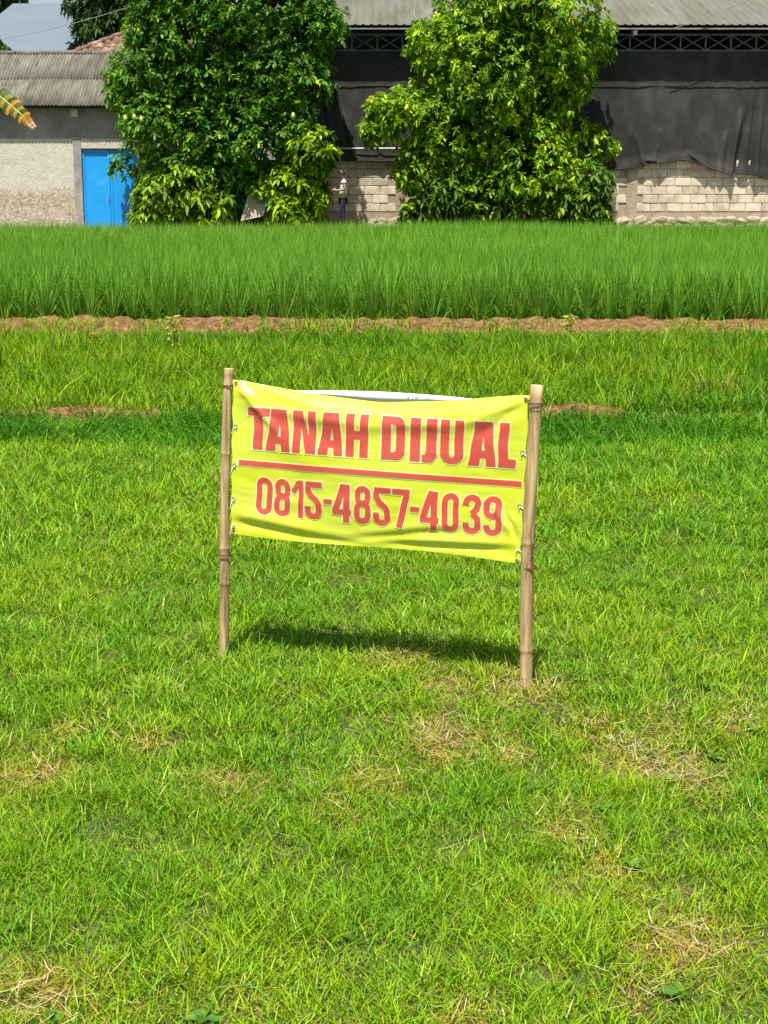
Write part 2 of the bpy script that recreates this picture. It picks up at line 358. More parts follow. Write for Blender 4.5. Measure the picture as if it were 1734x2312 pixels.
def lawn_part(y0, y1, dens, hmean, width, segs, margin=.9):
    x, y = scatter(y0, y1, dens, margin)
    # leave gaps and gather into tufts
    tuft = vnoise(x * 9 + 3, y * 9 + 7, 60)
    keep = rng.random(len(x)) < .55 + .6 * tuft
    x, y, tuft = x[keep], y[keep], tuft[keep]
    n = len(x); dr = dryness(x, y) * (0.1 + 1.3 * vnoise(x * 11, y * 11, 66))
    big = fbm(x * .9 + 17, y * .7 + 3, 61); mid = vnoise(x * 3.1, y * 2.6, 64)
    t = np.clip((big - .5) * 1.4 + .46 + (mid - .5) * .8 + .12 * np.exp(-((y - 4.9) / .7) ** 2) + rng.normal(0, .28, n), 0, 1)
    col = mixc(GREEN, LIME, t)
    deep = rng.random(n) < .16; col[deep] = col[deep] * .4 + DEEP * .6
    pale = rng.random(n) < .10; col[pale] = np.array((.33, .43, .07)) * rng.uniform(.7, 1.1, (pale.sum(), 1))
    bl = rng.random(n) < .07; col[bl] = BLUEG * rng.uniform(.8, 1.3, (bl.sum(), 1))
    col *= rng.uniform(.62, 1.32, (n, 1))
    # yellow tint around dry patches, straw inside
    yel = np.clip(dr * 1.2, 0, .8)[:, None] * rng.random((n, 1)); col = col * (1 - yel) + OLIVE * yel
    st = rng.random(n) < np.clip(dr * .6, 0, .7) + .035 + .05 * np.clip(big - .5, 0, 1)
    col[st] = mixc(STRAW, (.40, .20, .05), rng.random(st.sum()) ** 2) * rng.uniform(.5, 1.15, (st.sum(), 1))
    h = hmean * rng.gamma(7, 1/7, n) * (.50 + .95 * tuft) * (1 - .45 * np.clip(dr, 0, 1)) * (.8 + .4 * fbm(x * .8, y * .8, 70))
    lean = np.abs(rng.normal(.40, .32, n)); curl = np.abs(rng.normal(.35, .3, n))
    tall = rng.random(n) < .015; h[tall] *= 1.7
    lean[st] = rng.uniform(.6, 3.2, st.sum()); h[st] *= .55
    yaw = rng.uniform(0, 2*np.pi, n)
    wd = width * rng.uniform(.65, 1.4, n)
    base = np.stack([x, y, gz(x, y) - .004], -1)
    tip = col * np.array((1.12, 1.08, 1.0))
    return blades(base, h, wd, yaw, lean, curl, col, tip, segs)
parts = [lawn_part(2.6, 4.4, 19500, .036, .0033, 2, .75), lawn_part(4.4, 7.2, 10200, .040, .0043, 2, .8), lawn_part(7.2, 11.5, 4600, .052, .0062, 2, .85)]
V, Lp, S, Cc = join(parts)
tag(link('lawn_grass', np_mesh('lawn_grass', V, Lp, S, Cc), M['grass']), 'short bright green lawn grass around the sign', 'grass', kind='stuff')

# dark tuft band in the shallow ditch before the ridge
x, y = scatter(9.6, 11.44, 3000, .8)
low_edge = 10.55 + 1.1 * (fbm(x * .7 + 4, 0 * x + 2, 84) - .5)
k = rng.random(len(x)) < (.15 + 1.15 * vnoise(x * 2.2, y * 3, 80)) * sstep(-.35, .25, y - low_edge); x, y = x[k], y[k]; n = len(x)
col = mixc(DEEP * .9, GREEN * .95, np.clip(rng.normal(.42, .3, n) + .9 * (vnoise(x * 3 + 8, y * 4, 86) - .5), 0, 1)) * rng.uniform(.6, 1.35, (n, 1))
base = np.stack([x, y, gz(x, y) - .004], -1)
b1 = blades(base, .10 * rng.gamma(7, 1/7, n), .009 * rng.uniform(.7, 1.4, n), rng.uniform(0, 6.28, n), np.abs(rng.normal(.7, .4, n)), np.abs(rng.normal(.5, .3, n)), col, col * 1.1, 2)
tag(link('ditch_grass', np_mesh('ditch_grass', *b1), M['grass']), 'band of darker broad grass in front of the thin ridge', 'grass', kind='stuff')

# taller yellow-green grass of the middle plot
x, y = scatter(11.50, 18.5, 2100, .8)
tuft = vnoise(x * 4 + 3, y * 3 + 7, 90); k = rng.random(len(x)) < .5 + .6 * tuft; x, y, tuft = x[k], y[k], tuft[k]; n = len(x)
dr = dryness(x, y); big = fbm(x * .5 + 7, y * .45, 91)
t = np.clip((big - .5) * 2.4 + .58 + rng.normal(0, .3, n), 0, 1); col = mixc(GREEN * .8, LIME * .95, t) * rng.uniform(.55, 1.3, (n, 1))
dk = rng.random(n) < .18; col[dk] = DEEP * rng.uniform(.9, 1.5, (dk.sum(), 1))
st = rng.random(n) < np.clip(dr * .5, 0, .6) + .03; col[st] = STRAW * rng.uniform(.5, 1.0, (st.sum(), 1))
h = .135 * rng.gamma(7, 1/7, n) * (.55 + .8 * tuft) * (1 - .5 * sstep(17.0, 18.2, y))
b1 = blades(np.stack([x, y, gz(x, y) - .005], -1), h, .0095 * rng.uniform(.6, 1.4, n), rng.uniform(0, 6.28, n), np.abs(rng.normal(.28, .25, n)), np.abs(rng.normal(.3, .25, n)), col, col * 1.1, 2)
# grass creeping up the foot of the bund
x = rng.uniform(-8, 8, 7000); y = 18.3 - .02 * x + rng.uniform(-.15, .42, len(x))
k = rng.random(len(x)) < vnoise(x * 2.2, y * 2, 95) * 1.2 - .15; x, y = x[k], y[k]; n = len(x)
col = mixc(GREEN, LIME, rng.random(n)) * rng.uniform(.7, 1.3, (n, 1))
b2 = blades(np.stack([x, y, gz(x, y) + np.clip((y - 18.3) * .4, 0, .12)], -1), .15 * rng.gamma(6, 1/6, n), .011 * rng.uniform(.6, 1.4, n), rng.uniform(0, 6.28, n), np.abs(rng.normal(.3, .25, n)), np.abs(rng.normal(.4, .25, n)), col, col * 1.1, 2)
V, Lp, S, Cc = join([b1, b2])
tag(link('field_grass', np_mesh('field_grass', V, Lp, S, Cc), M['grass']), 'taller yellow-green grass between the thin ridge and the clay bund', 'grass', kind='stuff')

# dry straw lying on the lawn
bx = []; by = []
for p, r, s in DRYW:
    m = int(120 * s * (r / .12) ** 2 * (1 if p.y < 9 else .5)); bx.append(rng.normal(p.x, r * .55, m)); by.append(rng.normal(p.y, r * .7, m))
xx, yy = scatter(2.6, 11, 14, .5); bx.append(xx); by.append(yy)
x = np.concatenate(bx); y = np.concatenate(by); n = len(x)
base = np.stack([x, y, gz(x, y) + rng.uniform(.008, .035, n)], -1)
h = rng.uniform(.006, .03, n); run = rng.uniform(.02, .085, n) / h
col = mixc(STRAW * .7, np.array((.66, .55, .30)), rng.random(n))
b1 = blades(base, h, rng.uniform(.0013, .0027, n), rng.uniform(0, 6.28, n), run, run * rng.uniform(-.1, .3, n), col, None, 3)
x, y = scatter(2.7, 10.5, 9, .4); kk = rng.integers(4, 9, len(x)); wi = np.repeat(np.arange(len(x)), kk); n = len(wi)
a_ = rng.uniform(0, 6.28, n); D_ = np.stack([np.cos(a_), np.sin(a_), rng.uniform(.15, .9, n)], -1); D_ /= np.linalg.norm(D_, axis=1)[:, None]
WEEDS = (np.stack([x, y, gz(x, y) + .012], -1)[wi], D_, rng.uniform(.025, .06, n), mixc((.05, .15, .015), (.13, .27, .02), rng.random(n)))
tag(link('dry_straw', np_mesh('dry_straw', *b1), M['grass']), 'dry straw lying in pale patches on the lawn', 'straw', kind='stuff')

# ------------------------------------------------------------------ rice
RG1 = np.array((.046, .180, .018)); RG2 = np.array((.165, .395, .034)); RTIP = np.array((.32, .49, .06))
def rice_hill(n, r=.036, hm=.78, wd=.011, segs=3, seed_col=0.5):
    a = rng.uniform(0, 2*np.pi, n); rr = r * np.sqrt(rng.random(n))
    base = np.stack([rr * np.cos(a), rr * np.sin(a), np.zeros(n)], -1)
    h = hm * rng.uniform(.62, 1.06, n); lean = np.abs(rng.normal(.16, .10, n)); curl = np.abs(rng.normal(.07, .09, n))
    low = rng.random(n) < .07; h[low] *= .5; lean[low] += .4; curl[low] += .35
    col = mixc(RG1, RG2, np.clip(rng.normal(seed_col, .28, n), 0, 1)) * rng.uniform(.8, 1.2, (n, 1))
    dead = rng.random(n) < .09; col[dead] = np.array((.46, .28, .06)) * rng.uniform(.6, 1.1, (dead.sum(), 1)); h[dead] *= .5
    return blades(base, h, wd * rng.uniform(.7, 1.3, n), a + rng.normal(0, .5, n), lean, curl, col, np.where(dead[:, None], col, col * .6 + RTIP * .4), segs)
hill_mesh = [np_mesh('rice_plant', *rice_hill(62)) for _ in range(9)]
for me in hill_mesh: me.materials.append(M['rice'])
y_row = 19.38; cnt = 0
for row in range(5):
    yy = y_row + row * .27
    x = -7.2 + (row % 2) * .13
    while x < 7.2:
        o = bpy.data.objects.new('rice_plant', hill_mesh[random.randrange(9)]); C.objects.link(o)
        yy2 = yy - .02 * x + random.uniform(-.05, .05)
        o.location = (x + random.uniform(-.05, .05), yy2, (.09 if row == 0 else .06)); o.rotation_euler = (0, 0, random.uniform(0, 6.28))
        s = random.uniform(.88, 1.1) * (.95 if row == 0 else 1.02); o.scale = (s * 1.1, s * 1.1, s)
        if row == 0: tag(o, 'tall green rice clump in the row nearest the brown clay bund', 'rice plant', 'rice clumps of the front row')
        else: tag(o, 'tall green rice clump just behind the front row of the paddy', 'rice plant', 'rice clumps behind the front row')
        x += .27; cnt += 1
parts = []
proto = {}
yy = y_row + 5 * .27; pos = []
while yy < 42.55:
    hw = .265 * yy + 2.0; xs = np.arange(-hw, hw, .27) + rng.uniform(0, .27)
    pos.append(np.stack([xs + rng.normal(0, .03, len(xs)), yy - .012 * xs + rng.normal(0, .03, len(xs))], -1)); yy += .27
pos = np.concatenate(pos)
hs = 1 + .16 * (fbm(pos[:, 0] * .35 + 50, pos[:, 1] * .3, 101) - .5) * 2
tone = fbm(pos[:, 0] * .22 + 20, pos[:, 1] * .2 + 4, 104)
for lo, hi, nb, wd, sg in ((0, 25, 44, .012, 2), (25, 32, 34, .015, 2), (32, 60, 23, .020, 2)):
    k = (pos[:, 1] >= lo) & (pos[:, 1] < hi); P = pos[k]; H = hs[k]; Tn = tone[k]; n = len(P) * nb
    px = np.repeat(P[:, 0], nb); py = np.repeat(P[:, 1], nb); hh = np.repeat(H, nb); tt = np.repeat(Tn, nb)
    a = rng.uniform(0, 2*np.pi, n); rr = .055 * np.sqrt(rng.random(n))
    base = np.stack([px + rr * np.cos(a), py + rr * np.sin(a), np.full(n, .06)], -1)
    h = (.78 + .11 * sstep(22, 36, py)) * hh * rng.uniform(.68, 1.06, n)
    col = mixc(RG1, RG2, np.clip(rng.normal(.62, .28, n) + (tt - .5) * .9, 0, 1)) * rng.uniform(.8, 1.2, (n, 1))
    parts.append(blades(base, h, wd * rng.uniform(.7, 1.3, n), a + rng.normal(0, .5, n), np.abs(rng.normal(.15, .10, n)), np.abs(rng.normal(.08, .09, n)), col, col * .6 + RTIP * .4, sg))
V, Lp, S, Cc = join(parts)
tag(link('rice_field', np_mesh('rice_field', V, Lp, S, Cc), M['rice']), 'dense green rice standing behind the front rows up to the yard', 'rice', kind='stuff')

# ------------------------------------------------------------------ the sign
PL = Vector((-.580, 5.51, 0)); PR = Vector((.500, 5.127, 0))
e_ = (PR - PL).normalized(); nrm = Vector((e_.y, -e_.x, 0))          # towards the camera
if nrm.y > 0: nrm = -nrm
def sign_pt(px, py):
    d = ray(px, py); t = (PL - CAM).dot(nrm) / d.dot(nrm); return CAM + d * t
TL, TR, BL, BR = sign_pt(525, 856), sign_pt(1196, 892), sign_pt(520, 1204), sign_pt(1176, 1270)
sign_root = empty('land_sale_sign', ((PL + PR) / 2))
tag(sign_root, 'yellow TANAH DIJUAL vinyl banner stretched between two bamboo posts on the lawn', 'sign')
off = (PL + PR) / 2
def seg_ridge(x, y, a, b, wdt, amp, fade=.25):
    ax, ay = a; bx, by = b; dx, dy = bx - ax, by - ay; L2 = dx*dx + dy*dy
    t = np.clip(((x - ax) * dx + (y - ay) * dy) / L2, -.2, 1.2)
    dist2 = (x - ax - t*dx) ** 2 + (y - ay - t*dy) ** 2
    env = sstep(-.15, fade, t) * sstep(1.15, 1 - fade, t)
    return amp * env * np.exp(-dist2 / (wdt * wdt))
_ug = np.linspace(0, 1, 401)
def _sm(xs_, ys_):
    y_ = np.interp(_ug, xs_, ys_); k_ = np.hanning(61); k_ /= k_.sum(); return np.convolve(np.pad(y_, 30, mode='edge'), k_, 'valid')
_VT = _sm([0, .07, .14, .27, .5, .75, .9, 1], [0, .022, .040, .074, .104, .066, .024, 0]); _VH = _sm([0, .14, .22, .30, .5, .72, .82, 1], [.03, .055, .064, .052, .042, .046, .055, .05])
def vtop(u): return np.interp(u, _ug, _VT)
def vhigh(u): return np.interp(u, _ug, _VH)
def disp(u, v):                        # depth of the sheet towards the viewer, metres
    x = u * 1.06; y = v * .56
    d = .014 * np.sin(np.pi * u) * np.sin(np.pi * np.clip(v, 0, 1))
    s = v - vtop(u)
    mid = np.clip(4 * u * (1 - u), 0, 1) ** .5
    d = d - .042 * np.clip(1 - s / .085, 0, 1) ** 2 * (.25 + .75 * mid)
    d = d + .009 * np.exp(-((s - .13) / .05) ** 2) * mid
    d0 = d; d = 0 * d                    # folds pulled from the corners
    d += seg_ridge(x, y, (.0, .0), (.17, .17), .016, .011) + seg_ridge(x, y, (.0, -.01), (.36, .09), .016, .009)
    d -= seg_ridge(x, y, (.02, .02), (.24, .09), .014, .005)
    d += seg_ridge(x, y, (.10, .12), (.32, .30), .045, .006)
    d -= seg_ridge(x, y, (.20, .12), (.50, .25), .028, .0035) + seg_ridge(x, y, (.38, .12), (.80, .16), .028, .0025)
    d += seg_ridge(x, y, (1.07, .0), (.85, .10), .018, .010)
    d -= seg_ridge(x, y, (1.05, .03), (.90, .14), .016, .006)
    # bottom hem folds
    d += seg_ridge(x, y, (.0, .475), (.35, .525), .024, .009) - seg_ridge(x, y, (-.01, .515), (.50, .555), .014, .010)
    d -= seg_ridge(x, y, (.46, .535), (.80, .475), .015, .008) - seg_ridge(x, y, (.50, .52), (.84, .45), .026, .008)
    d -= seg_ridge(x, y, (.58, .545), (1.02, .52), .012, .008) - seg_ridge(x, y, (.66, .52), (1.05, .495), .020, .007)
    d -= seg_ridge(x, y, (1.055, .50), (1.0, .40), .010, .010) - seg_ridge(x, y, (1.03, .47), (.95, .36), .014, .007)
    d += .0022 * (fbm(x * 5 + 3, y * 26, 120, 3) - .5) * 2 + .004 * (fbm(x * 3.0, y * 7 + 8, 125, 2) - .5) * 2
    d += seg_ridge(x, y, (.86, .05), (.865, .52), .006, .0022, .05)
    d = d0 + .72 * d
    edge = sstep(0, .03, u) * sstep(1, .97, u)
    return d * (.35 + .65 * edge)
def ebend(u, v):                       # scalloped sides between the ties
    return .004 * np.sin(np.pi * 5 * v) ** 2
def S_(u, v, lift=0.0):
    u = np.asarray(u, float); v = np.asarray(v, float)
    sc_ = .5 + (u - .5) * (1 - 2 * ebend(u, v)); up = sc_
    vb = v + .010 * np.sin(np.pi * u * 2.2) * sstep(.9, 1, v)
    P = (np.outer((1-up)*(1-vb), TL) + np.outer(up*(1-vb), TR) + np.outer((1-up)*vb, BL) + np.outer(up*vb, BR))
    return P + np.outer(disp(u, v) + lift, nrm) - np.array(off)[None, :]
NU, NV = 190, 110
uu, tt = np.meshgrid(np.linspace(0, 1, NU), np.linspace(0, 1, NV))
vv = vtop(uu) + tt * (1 - vtop(uu))
P = S_(uu.ravel(), vv.ravel()); idx = np.arange(NU * NV).reshape(NV, NU)
q = np.stack([idx[:-1, :-1], idx[1:, :-1], idx[1:, 1:], idx[:-1, 1:]], -1).reshape(-1, 4)
banner = link('banner', np_mesh('banner', P, q.ravel(), np.arange(len(q)) * 4, smooth=True), M['vinyl_yellow'], sign_root)
# white flap of the sheet's reverse behind the sagging top edge
NU2, NV2 = 120, 16
uu, tt = np.meshgrid(np.linspace(.12, .997, NU2), np.linspace(0, 1, NV2))
def flap(u, t):
    vt = vtop(u) + .05 * np.clip(4*u*(1-u), 0, 1); v_hi = vhigh(u)
    v_hi = np.minimum(v_hi, vt); v = vt + (v_hi - vt) * t
    up = u; P = (np.outer((1-up)*(1-v), TL) + np.outer(up*(1-v), TR) + np.outer((1-up)*v, BL) + np.outer(up*v, BR))
    am = np.clip((vt - v_hi) / .06, 0, 1)
    d = -.052 * np.clip(4*u*(1-u), 0, 1) ** .5 - .010 - .022 * am + am * (.034 * np.sin(np.pi * .5 * np.clip(t / .74, 0, 1)) - .05 * np.clip(t - .76, 0, 1))
    return P + np.outer(d, nrm) - np.array(off)[None, :]
P = flap(uu.ravel(), tt.ravel()); idx = np.arange(NU2 * NV2).reshape(NV2, NU2)
q = np.stack([idx[:-1, :-1], idx[1:, :-1], idx[1:, 1:], idx[:-1, 1:]], -1).reshape(-1, 4)
fl = link('banner_back_flap', np_mesh('banner_back_flap', P, q.ravel(), np.arange(len(q)) * 4, smooth=True), M['white_back'], sign_root)
fl['label'] = 'white reverse of the banner showing behind its sagging top edge'

# --- lettering; every glyph is a set of quads in glyph units, laid on the sheet
def bil(qd, n=9):
    a, b, c, d = [np.array(p, float) for p in qd]
    s = np.linspace(0, 1, n); g, h = np.meshgrid(s, s); g = g.ravel()[:, None]; h = h.ravel()[:, None]
    return a*(1-g)*(1-h) + b*g*(1-h) + c*g*h + d*(1-g)*h, n
def lay(name, quads, m, parent, lift, to_uv):
    V = []; Q = []; o = 0
    for i, qd in enumerate(quads):
        ln = max(abs(qd[0][0]-qd[2][0]) + abs(qd[0][1]-qd[2][1]), abs(qd[1][0]-qd[3][0]) + abs(qd[1][1]-qd[3][1]))
        n = 3 if ln < .25 else (7 if ln < .8 else 14)
        p, n = bil(qd, n); u, v = to_uv(p[:, 0], p[:, 1])
        V.append(S_(u, v, lift)); ix = np.arange(n*n).reshape(n, n) + o; o += n*n
        Q.append(np.stack([ix[:-1, :-1], ix[1:, :-1], ix[1:, 1:], ix[:-1, 1:]], -1).reshape(-1, 4))
    V = np.concatenate(V); Q = np.concatenate(Q)
    return link(name, np_mesh(name, V, Q.ravel(), np.arange(len(Q)) * 4, smooth=True), m, parent)
def strip(outer, inner):
    return [(outer[i], outer[i+1], inner[i+1], inner[i]) for i in range(len(outer)-1)]
def arc(cx, cy, rx, ry, a0, a1, n=8):
    return [(cx + rx*math.cos(R(a0 + (a1-a0)*k/n)), cy + ry*math.sin(R(a0 + (a1-a0)*k/n))) for k in range(n+1)]
def rect(x0, y0, x1, y1): return [(x0, y0), (x1, y0), (x1, y1), (x0, y1)]
def stroke(pts, wd, closed=False):
    pts = [Vector(p) for p in pts]; n = len(pts); Lf = []; Rt = []
    for i in range(n):
        if closed: a, b = pts[(i-1) % n], pts[(i+1) % n]
        else: a, b = pts[max(i-1, 0)], pts[min(i+1, n-1)]
        d = (b - a).normalized(); nn = Vector((-d.y, d.x)); k = 1.0
        if 0 < i < n-1 and not closed:
            d1 = (pts[i]-pts[i-1]).normalized(); k = 1 / max(.55, abs(d1.dot(d)))
        Lf.append(tuple(pts[i] + nn*wd/2*k)); Rt.append(tuple(pts[i] - nn*wd/2*k))
    if closed: Lf.append(Lf[0]); Rt.append(Rt[0])
    return strip(Lf, Rt)
def gA():
    L_ = [[(.22,0),(.545,0),(.545,.33),(.174,.33)], [(.174,.33),(.545,.33),(.48,.65),(.091,.65)], [(.091,.65),(.545,.65),(.545,.82),(.047,.82)], [(.047,.82),(.43,.82),(.395,1),(0,1)]]
    R_ = [[(.545,0),(.83,0),(.886,.33),(.545,.33)], [(.545,.33),(.886,.33),(.94,.65),(.61,.65)], [(.545,.65),(.94,.65),(.969,.82),(.545,.82)], [(.62,.82),(.969,.82),(1,1),(.655,1)]]
    return L_ + R_
TITLE = {
 'T': [rect(0, 0, 1, .19), rect(.255, .19, .685, 1)], 'A': gA(),
 'N': [rect(0, 0, .34, 1), [(.34,0),(.42,0),(.42,.6),(.34,.4)], [(.42,0),(.58,.4),(.58,1),(.42,.6)], [(.58,.4),(.66,.6),(.66,1),(.58,1)], rect(.66, 0, 1, 1)],
 'H': [rect(0, 0, .37, 1), rect(.37, .39, .63, .59), rect(.63, 0, 1, 1)],
 'D': [rect(0, 0, .40, 1)] + strip([(.40,0)] + arc(.62, .2, .38, .2, -90, 0, 7) + arc(.62, .8, .38, .2, 0, 90, 7) + [(.40,1)], [(.40,.17)] + arc(.50, .25, .12, .08, -90, 0, 7) + arc(.50, .75, .12, .08, 0, 90, 7) + [(.40,.83)]),
 'I': [rect(0, 0, 1, 1)],
 'J': strip([(1,0),(1,.45)] + arc(.55, .78, .45, .22, 0, 90, 8) + [(0,1)], [(.27,0),(.27,.45)] + arc(.12, .76, .15, .07, 0, 90, 8) + [(0,.83)]),
 'U': strip([(0,0),(0,.45)] + arc(.5, .78, .5, .22, 180, 0, 14) + [(1,.45),(1,0)], [(.385,0),(.385,.45)] + arc(.5, .78, .115, .07, 180, 0, 14) + [(.615,.45),(.615,0)]),
 'L': [rect(0, 0, .56, 1), rect(.56, .81, 1, 1)],
}
W = .34; h_ = W / 2; B = 2.25
def ring(x0, y0, x1, y1, wd):
    r = min((x1-x0), (y1-y0)) / 2 - wd/2; cx = (x0+x1)/2
    return stroke(arc(cx, y0+wd/2+r, r, r, 180, 360, 12) + arc(cx, y1-wd/2-r, r, r, 0, 180, 12), wd, True)
def DIG(ch, w):
    k = w / 2
    if ch == '0': return [ring(0, 0, 1, B, w)]
    if ch == '8': return [ring(.03, 0, .97, 1.20, w), ring(0, 1.20 - w*.95, 1, B, w)]
    if ch == '1': return [stroke([(.75, 0), (.75, B)], w * 1.12), stroke([(.62, .10), (.10, .74)], w)]
    if ch == '5': return [stroke([(.03, k), (.98, k)], w), stroke([(.15, w*.9), (.17, .60), (.33, .86), (.62, 1.10), (.78, 1.32)] + arc(.5, B-k-.33, .33, .33, -12, 175, 12) + [(.17, 1.50)], w)]
    if ch == '4': return [stroke([(.60, 0), (.17, 1.55)], w), stroke([(0, 1.66), (1.0, 1.66)], w*.95), stroke([(.75, 0), (.75, B)], w)]
    if ch == '7': return [stroke([(0, k), (1, k)], w), stroke([(.84, w*.98), (.44, B)], w*1.05)]
    if ch == '3': return [stroke([(.17, .62)] + arc(.5, k+.33, .33, .33, 180, 375, 12) + [(.78, .80), (.55, 1.08)], w), stroke([(.55, 1.06), (.80, 1.35)] + arc(.5, B-k-.33, .33, .33, -10, 180, 12) + [(.17, 1.62)], w)]
    if ch == '9': return [ring(0, 0, 1, 1.32, w), stroke([(.83, .75), (.83, 1.4)] + arc(.5, B-k-.33, .33, .33, 0, 180, 12) + [(.17, 1.66)], w)]
    if ch == '-': return [stroke([(0, 1.12), (1, 1.12)], .62 if w > .4 else .30)]
def pu(x):                             # photo crop column -> banner u (the right post stands nearer)
    p = (x - 128.0) / 1377.0; return p * (1 + .062 * (1 - p))
def box_uv(x0, x1, v0, v1, yh=1.0):
    a, b = pu(x0), pu(x1)
    return lambda x, y: (a + x * (b - a), v0 + y / yh * (v1 - v0))
def grow(quads, ex, ey):               # outline copy: each quad pushed outwards
    out = []
    for qd in quads:
        pts = [Vector(p) for p in qd]; c = sum(pts, Vector((0, 0))) / 4; new = []
        for i, p in enumerate(pts):
            d1 = (p - pts[i-1]); d2 = (pts[(i+1) % 4] - p)
            n1 = Vector((d1.y, -d1.x)); n2 = Vector((d2.y, -d2.x))
            if n1.length > 1e-9: n1.normalize()
            if n2.length > 1e-9: n2.normalize()
            s1 = 1 if n1.dot(p - c) >= 0 else -1; s2 = 1 if n2.dot(p - c) >= 0 else -1
            o = n1*s1 + n2*s2
            new.append((p.x + max(-1, min(1, o.x*1.2)) * ex, p.y + max(-1, min(1, o.y*1.2)) * ey))
        out.append(new)
    return out
TV0, TV1 = .170, .435
SPOT = [('T', 204, 310), ('A', 291, 408), ('N', 420, 527), ('A', 538, 654), ('H', 668, 772), ('D', 835, 943), ('I', 968, 1015), ('J', 1024, 1091), ('U', 1108, 1215), ('A', 1238, 1366), ('L', 1377, 1458)]
for ch, x0, x1 in SPOT:
    f = box_uv(x0, x1, TV0, TV1); wpx = pu(x1) - pu(x0)
    g = lay('letter', TITLE[ch], M['vinyl_red'], banner, .0018, f)
    ex, ey = .0052 / wpx, .0052 * 1.9 / (TV1 - TV0)
    lay('letter_outline', grow(TITLE[ch], ex, ey), M['vinyl_pale'], banner, .0010, f)
DV0, DV1 = .612, .852
DSP = [('0', 250, 325), ('8', 336, 412), ('1', 416, 476), ('5', 482, 563), ('-', 569, 607), ('4', 612, 700), ('8', 715, 793), ('5', 805, 887), ('7', 893, 974), ('-', 979, 1022), ('4', 1025, 1113), ('0', 1128, 1207), ('3', 1225, 1310), ('9', 1322, 1408)]
for ch, x0, x1 in DSP:
    sk = 4 if ch in '1457' else 0
    f = box_uv(x0, x1, DV0, DV1, B); lift = .0015
    for wd_, nm, mm, lf in ((W, 'digit', M['vinyl_red'], .0018), (W + .14, 'digit_outline', M['vinyl_pale'], .0010)):
        qs = []
        if nm == 'digit': sts = DIG(ch, W)
        else:
            sts = [grow(s_, .075, .075) for s_ in DIG(ch, W)] if ch in '1457-' else DIG(ch, W)
            if ch not in '1457-':
                sts = []
                for s_ in DIG(ch, W):
                    new = []
                    for a, b, c, d in s_:
                        a, b, c, d = map(Vector, (a, b, c, d)); e1 = (a - d).normalized() * .075; e2 = (b - c).normalized() * .075
                        new.append((tuple(a+e1), tuple(b+e2), tuple(c-e2), tuple(d-e1)))
                    sts.append(new)
        V = []; 
        for i, s_ in enumerate(sts): qs.append(s_)
        # strokes of one figure are lifted a hair apart so that no two faces share a plane
        Vs = []; Qs = []; o = 0
        for i, s_ in enumerate(qs):
            for qd in s_:
                ln = max(abs(qd[0][0]-qd[2][0]) + abs(qd[0][1]-qd[2][1]), abs(qd[1][0]-qd[3][0]) + abs(qd[1][1]-qd[3][1]))
                n = 3 if ln < .6 else (6 if ln < 1.2 else 12)
                p, n = bil(qd, n); u, v = f(p[:, 0], p[:, 1])
                Vs.append(S_(u, v, lf + .00012 * i)); ix = np.arange(n*n).reshape(n, n) + o; o += n*n
                Qs.append(np.stack([ix[:-1, :-1], ix[1:, :-1], ix[1:, 1:], ix[:-1, 1:]], -1).reshape(-1, 4))
        Vs = np.concatenate(Vs); Qs = np.concatenate(Qs)
        link(nm, np_mesh(nm, Vs, Qs.ravel(), np.arange(len(Qs)) * 4, smooth=True), mm, banner)
ident = lambda x, y: (x, y)
def bar(x0, x1, y0, y1, n=24): return [rect(x0 + (x1-x0)*k/n, y0, x0 + (x1-x0)*(k+1)/n, y1) for k in range(n)]
lay('stripe', bar(.026, .992, .512, .545, 60), M['vinyl_red'], banner, .0018, ident)
lay('stripe_outline', bar(.018, .992, .505, .552, 60), M['vinyl_pale'], banner, .0010, ident)
# small reversed print on the flap
def flap_mark(name, u0, u1, quads, m):
    mb = MB()
    for qd in quads:
        cu = np.array([u0 + p[0]*(u1-u0) for p in qd]); ct = np.array([p[1] for p in qd])
        pts = flap(cu, ct) + np.array(nrm)[None, :] * .0015
        mb.quad(*[Vector(p) for p in pts])
    mb.build(name, m, fl)
for k, u0 in enumerate((.590, .603, .617)):
    qs = [rect(.1, .70, .9, .74), rect(.1, .70, .35, .84), rect(.4, .80, .9, .85)] if k != 1 else [rect(.35, .70, .65, .86)]
    flap_mark('print_mark', u0, u0 + .011, qs, M['ink_grey'])
flap_mark('print_mark', .650, .664, [rect(.2, .68, .8, .86), rect(0, .72, .2, .82), rect(.8, .72, 1, .82)], M['ink_teal'])

